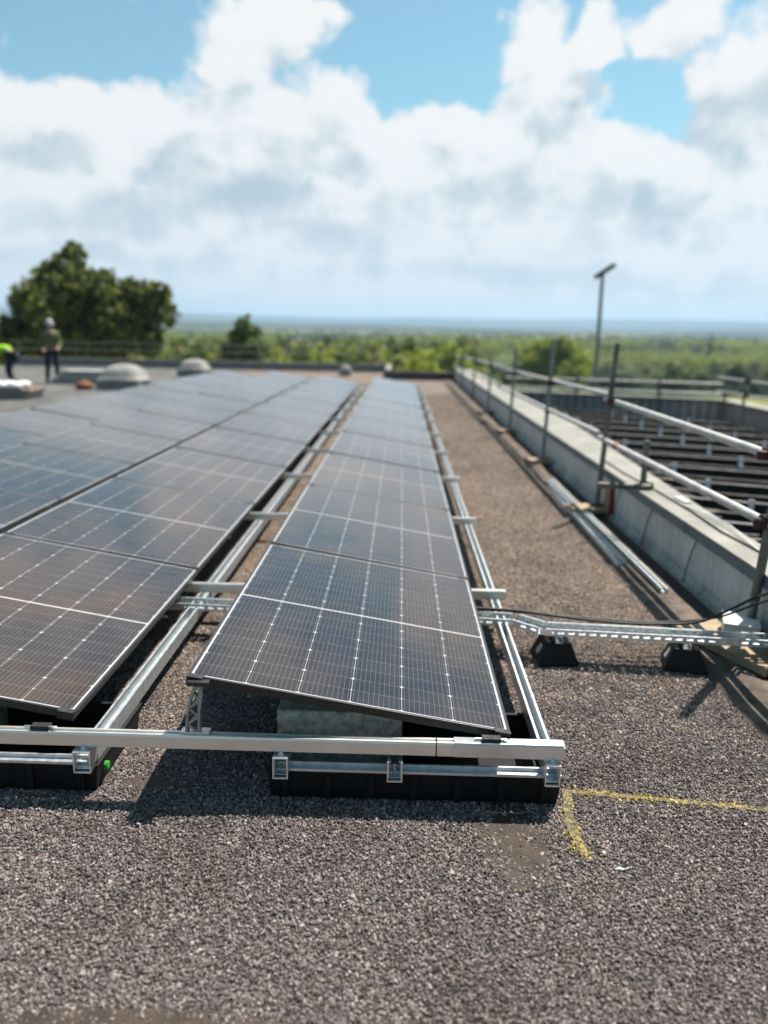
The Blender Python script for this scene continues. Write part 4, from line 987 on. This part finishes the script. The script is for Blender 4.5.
def crown_mesh(name, lumps, nleaf, size, m, seed):
    """lumps: (x,y,z,r) ; leaves spread through each lump's volume, denser to the outside, in small clumps"""
    rg=np.random.default_rng(seed); tot=sum(l[3]**2 for l in lumps); Vv=[]; 
    for (x,y,z,r_) in lumps:
        n=int(nleaf*r_**2/tot); nc=max(3,int(n/14))
        dirs=rg.normal(size=(nc,3)); dirs/=np.linalg.norm(dirs,axis=1)[:,None]; rr=rg.uniform(.35,1.08,nc)**.6
        cc=dirs*rr[:,None]*r_*np.array([1,1,.82])+np.array([x,y,z])
        idx=rg.integers(0,nc,n); pts=cc[idx]+rg.normal(size=(n,3))*r_*.115
        Vv.append(pts)
    pts=np.concatenate(Vv); n=len(pts)
    a=rg.normal(size=(n,3)); a/=np.linalg.norm(a,axis=1)[:,None]; b=rg.normal(size=(n,3)); b-=a*(a*b).sum(1)[:,None]; b/=np.linalg.norm(b,axis=1)[:,None]
    s=size*rg.uniform(.6,1.4,n)[:,None]; a=a*s; b=b*s*.62
    V=np.stack([pts-a,pts-b*.9,pts+a,pts+b*.9],1).reshape(-1,3)
    me=bpy.data.meshes.new(name); me.vertices.add(len(V)); me.vertices.foreach_set('co',V.ravel()); me.loops.add(4*n); me.loops.foreach_set('vertex_index',np.arange(4*n)); me.polygons.add(n); me.polygons.foreach_set('loop_start',np.arange(0,4*n,4)); me.polygons.foreach_set('loop_total',np.full(n,4)); me.update(); me.validate(); me.materials.append(m)
    return me
def trunk(mb,base,top,r0,lumps):
    base=Vector(base); top=Vector(top); mid=lerp(base,top,.5)+Vector((r0*.6,0,0)); mb.tube([base,mid,top],[r0,r0*.75,r0*.4],10)
    for (x,y,z,r_) in lumps:
        s=lerp(base,top,random.uniform(.5,.95)); e=Vector((x,y,z)); mb.tube([s,lerp(s,e,.5)+Vector((0,0,.1*r_)),e],[r0*.38,r0*.22,r0*.06],6)
def tree(name,label,cat,loc,lumps,nleaf,size,leaf,r0,seed,group=None):
    t=thing(name,label,cat,loc,group); cm=crown_mesh('crown',lumps,nleaf,size,LF[leaf],seed); c=bpy.data.objects.new('crown',cm); C.objects.link(c); c.parent=t
    mb=MB(); zt=max(l[2] for l in lumps); trunk(mb,(0,0,-.3),(0,0,zt*.8),r0,lumps[:8]); mb.build('trunk',M['bark'],t,smooth=60,local=True); return t
# big dark tree behind the workers
B=Vector((-18.2,40,-8.5)); lm=[]
def add_l(X,Y,rpx,dd=40,oy=0):
    p=px(X,Y,dd); d_=p-B; lm.append((d_.x,d_.y+oy,d_.z,rpx/777.17*dd))
for X,Y,rp,oy in ((73,252,11,0),(66,268,18,0),(50,280,22,.5),(78,288,24,-.5),(98,288,22,.5),(38,300,24,0),(60,312,28,-1),(90,318,28,1),(112,305,22,0),(28,322,22,.5),(10,330,16,0),(120,325,22,-.5),
    (145,296,18,0),(152,312,20,.5),(140,335,20,0),(60,340,30,0),(100,345,28,0),(20,348,22,0),(161,290,10,0),(25,305,13,0),(150,345,14,0),(130,285,9,0)): add_l(X,Y,rp,41,oy)
tree('broadleaf_tree','large dark spreading tree behind the workers at the left','tree',tuple(B),lm,24000,.16,'treeleaf',.42,3)
def bush_lumps(w,h,n,seed,base=.25):
    rg=random.Random(seed); o=[]
    for i in range(n):
        a=rg.uniform(0,6.28); q=rg.uniform(0,.36)*w; rr_=w*rg.uniform(.15,.27); z=h*base+(h-rr_*.8-h*base)*rg.uniform(0,1)*(1-.35*q/(.36*w)); rr_*=(1.15-.45*z/h); o.append((q*math.cos(a),q*math.sin(a),z,rr_))
    o.append((0,0,h-w*.13,w*.15)); o.append((w*.07,0,h-w*.30,w*.2)); return o
def tree_at(X,Ytop,d,wpx,leaf,label,seed,n=5000,group=None,base=.2,name='broadleaf_tree'):
    top=px(X,Ytop,d); gz=tz(top.x,top.y); h=top.z-gz; w=wpx/777.17*d
    return tree(name,label,'tree',(top.x,top.y,gz),bush_lumps(w,h,12,seed,base),n,max(.13,w*.028),leaf,.02*h+.05,seed,group)
def tree_px(label,d,lumps,leaf,n,size,seed,r0=.2):
    x0=lumps[0][0]; b=px(x0,350,d); b=Vector((b.x,b.y,tz(b.x,b.y))); L_=[]
    for (X,Y,rp) in lumps:
        p=px(X,Y,d)-b; L_.append((p.x,p.y+random.uniform(-.8,.8),p.z,rp/777.17*d))
    return tree('broadleaf_tree',label,'tree',tuple(b),L_,n,size,leaf,r0,seed)
tree_px('upright green tree beyond the far roof edge, right of the big tree',58,[(245,320,6),(243,328,9),(250,335,10),(238,338,10),(246,345,13),(232,352,12),(257,350,12),(245,360,14),(230,366,12),(262,364,12)],'mid',7000,.17,11)
tree_px('broad yellow-green tree straight behind the lamp post',120,[(548,346,10),(562,345,10),(535,352,11),(555,355,14),(575,353,11),(522,362,11),(540,364,13),(560,368,14),(584,364,10),(530,374,12),(575,374,12),(550,378,14)],'bright',11000,.26,12)
tree_at(575,345,115,40,'bright','smaller yellow-green tree to the right of the broad one behind the lamp post',13,5000)
tree_at(712,333,330,12,'dark','narrow dark conifer-like tree standing above the far woods on the right',14,2500,base=.3)
tree_at(674,362,150,44,'mid','round green tree behind the middle of the far parapet',15,4500)
tree_at(738,362,150,34,'dark','dark green tree near the right edge, above the lower roof corner',16,4500)
index_kids()
# a belt of individual trees and bushes below the horizon
belt=[]
r5=random.Random(5)
protos={}
for lf in ('dark','mid','bright','blue','pale'):
    w,h=9,9; o=tree('broadleaf_tree','x','tree',(0,0,-60),bush_lumps(w,h,14,hash(lf)%97 if False else {'dark':21,'mid':22,'bright':23,'blue':24,'pale':25}[lf],.18),4200,.27,lf,.22,{'dark':31,'mid':32,'bright':33,'blue':34,'pale':35}[lf]); protos[lf]=[o,True]
index_kids()
def belt_tree(X,Ytop,d,leaf,wfac,group,label):
    top=px(X,Ytop,d); gz=tz(top.x,top.y); h=max(2.0,top.z-gz)
    src,unused=protos[leaf]
    if unused: o=src; protos[leaf][1]=False
    else: o=copy_tree(src)
    o.location=(top.x,top.y,gz-.2); s=h/8.9; o.scale=(s*wfac,s*wfac,s); o.rotation_euler=(0,0,r5.uniform(0,6.28)); o['label']=label; o['group']=group; o['category']='tree'
GA='trees in the near belt beyond the roof'
cl={'dark':'dark green','mid':'green','bright':'yellow-green','blue':'blue-green','pale':'pale olive'}
def bl(lf,where): return '%s tree among others %s'%(cl[lf],where)
for X in range(-60,480,12):
    for (y0,d0) in ((346,62),(340,90),(336,140)):
        lf=r5.choice(['mid','bright','bright','dark','pale','bright','mid'])
        belt_tree(X+r5.uniform(-6,6),y0+r5.uniform(-3,7),d0*r5.uniform(.85,1.25),lf,r5.uniform(.8,1.2),GA+' '+cl[lf],bl(lf,'in the belt behind the far left roof edge'))
for X in range(470,850,12):
    lf=r5.choice(['dark','mid','dark','blue'])
    belt_tree(X+r5.uniform(-6,6),372+r5.uniform(-3,4)-(5 if X<600 else 0),165*r5.uniform(.9,1.1),lf,r5.uniform(1.7,2.6),'hedge trees right '+cl[lf],bl(lf,'in the hedge just above the far parapet'))
    lf=r5.choice(['mid','pale','bright','pale'])
    belt_tree(X+r5.uniform(-6,6),361+r5.uniform(-3,4),235*r5.uniform(.9,1.1),lf,r5.uniform(1.5,2.4),'scrub trees right '+cl[lf],bl(lf,'in the scrub behind the hedge on the right'))
# far woods: too many to count
def woods(name,m,spec,seed,leafn=420):
    rg=random.Random(seed); pts=[]; rd=[]
    for (x0,x1,d0,d1,n,hh) in spec:
        for i in range(n):
            X=rg.uniform(x0,x1); d=rg.uniform(d0,d1); p=px(X,335,d); v=noise.noise(Vector((p.x/90,p.y/140,seed)))
            if v<-.14: continue
            pts.append((p.x,p.y,tz(p.x,p.y)+hh*.35)); rd.append(hh*rg.uniform(.7,1.25))
    cm=crown_mesh(name+'_crown',[(0,0,0,.5),(.25,.1,-.1,.35),(-.22,-.15,-.05,.38),(0,.1,.3,.3)],leafn,.085,m,seed)
    src=None
    me=bpy.data.meshes.new(name); V=[];
    # merged: each tree is a rotated copy of one leaf cloud
    base=np.array([v.co for v in cm.vertices]); out=[]
    for (p,s) in zip(pts,rd):
        a=rg.uniform(0,6.28); c_,s_=math.cos(a),math.sin(a); q=base.copy(); q=np.stack([q[:,0]*c_-q[:,1]*s_,q[:,0]*s_+q[:,1]*c_,q[:,2]*.9],1)*s+np.array(p); out.append(q)
    V=np.concatenate(out); n=len(V)//4
    me.vertices.add(len(V)); me.vertices.foreach_set('co',V.ravel()); me.loops.add(4*n); me.loops.foreach_set('vertex_index',np.arange(4*n)); me.polygons.add(n); me.polygons.foreach_set('loop_start',np.arange(0,4*n,4)); me.polygons.foreach_set('loop_total',np.full(n,4)); me.update(); me.materials.append(m)
    o=bpy.data.objects.new(name,me); C.objects.link(o); tag(o,kind='stuff'); bpy.data.meshes.remove(cm)
woods('woodland',LF['bright'],[(-150,560,300,420,120,7.5),(-150,920,430,640,700,8),(560,920,270,420,160,5)],41,260)
woods('woodland',LF['treeleaf'],[(-150,920,400,640,450,8),(-150,920,640,1300,900,6.5)],42,200)
woods('woodland',LF['blue'],[(-150,920,520,1500,900,6.5)],43,150)

# ------------------------------------------------------------------ render settings
SC.render.engine='CYCLES'; SC.cycles.use_denoising=True; SC.cycles.use_adaptive_sampling=True; SC.cycles.adaptive_threshold=.02; SC.cycles.max_bounces=6; SC.cycles.diffuse_bounces=3; SC.cycles.glossy_bounces=3; SC.cycles.transmission_bounces=2; SC.cycles.volume_bounces=0; SC.cycles.caustics_reflective=False; SC.cycles.caustics_refractive=False
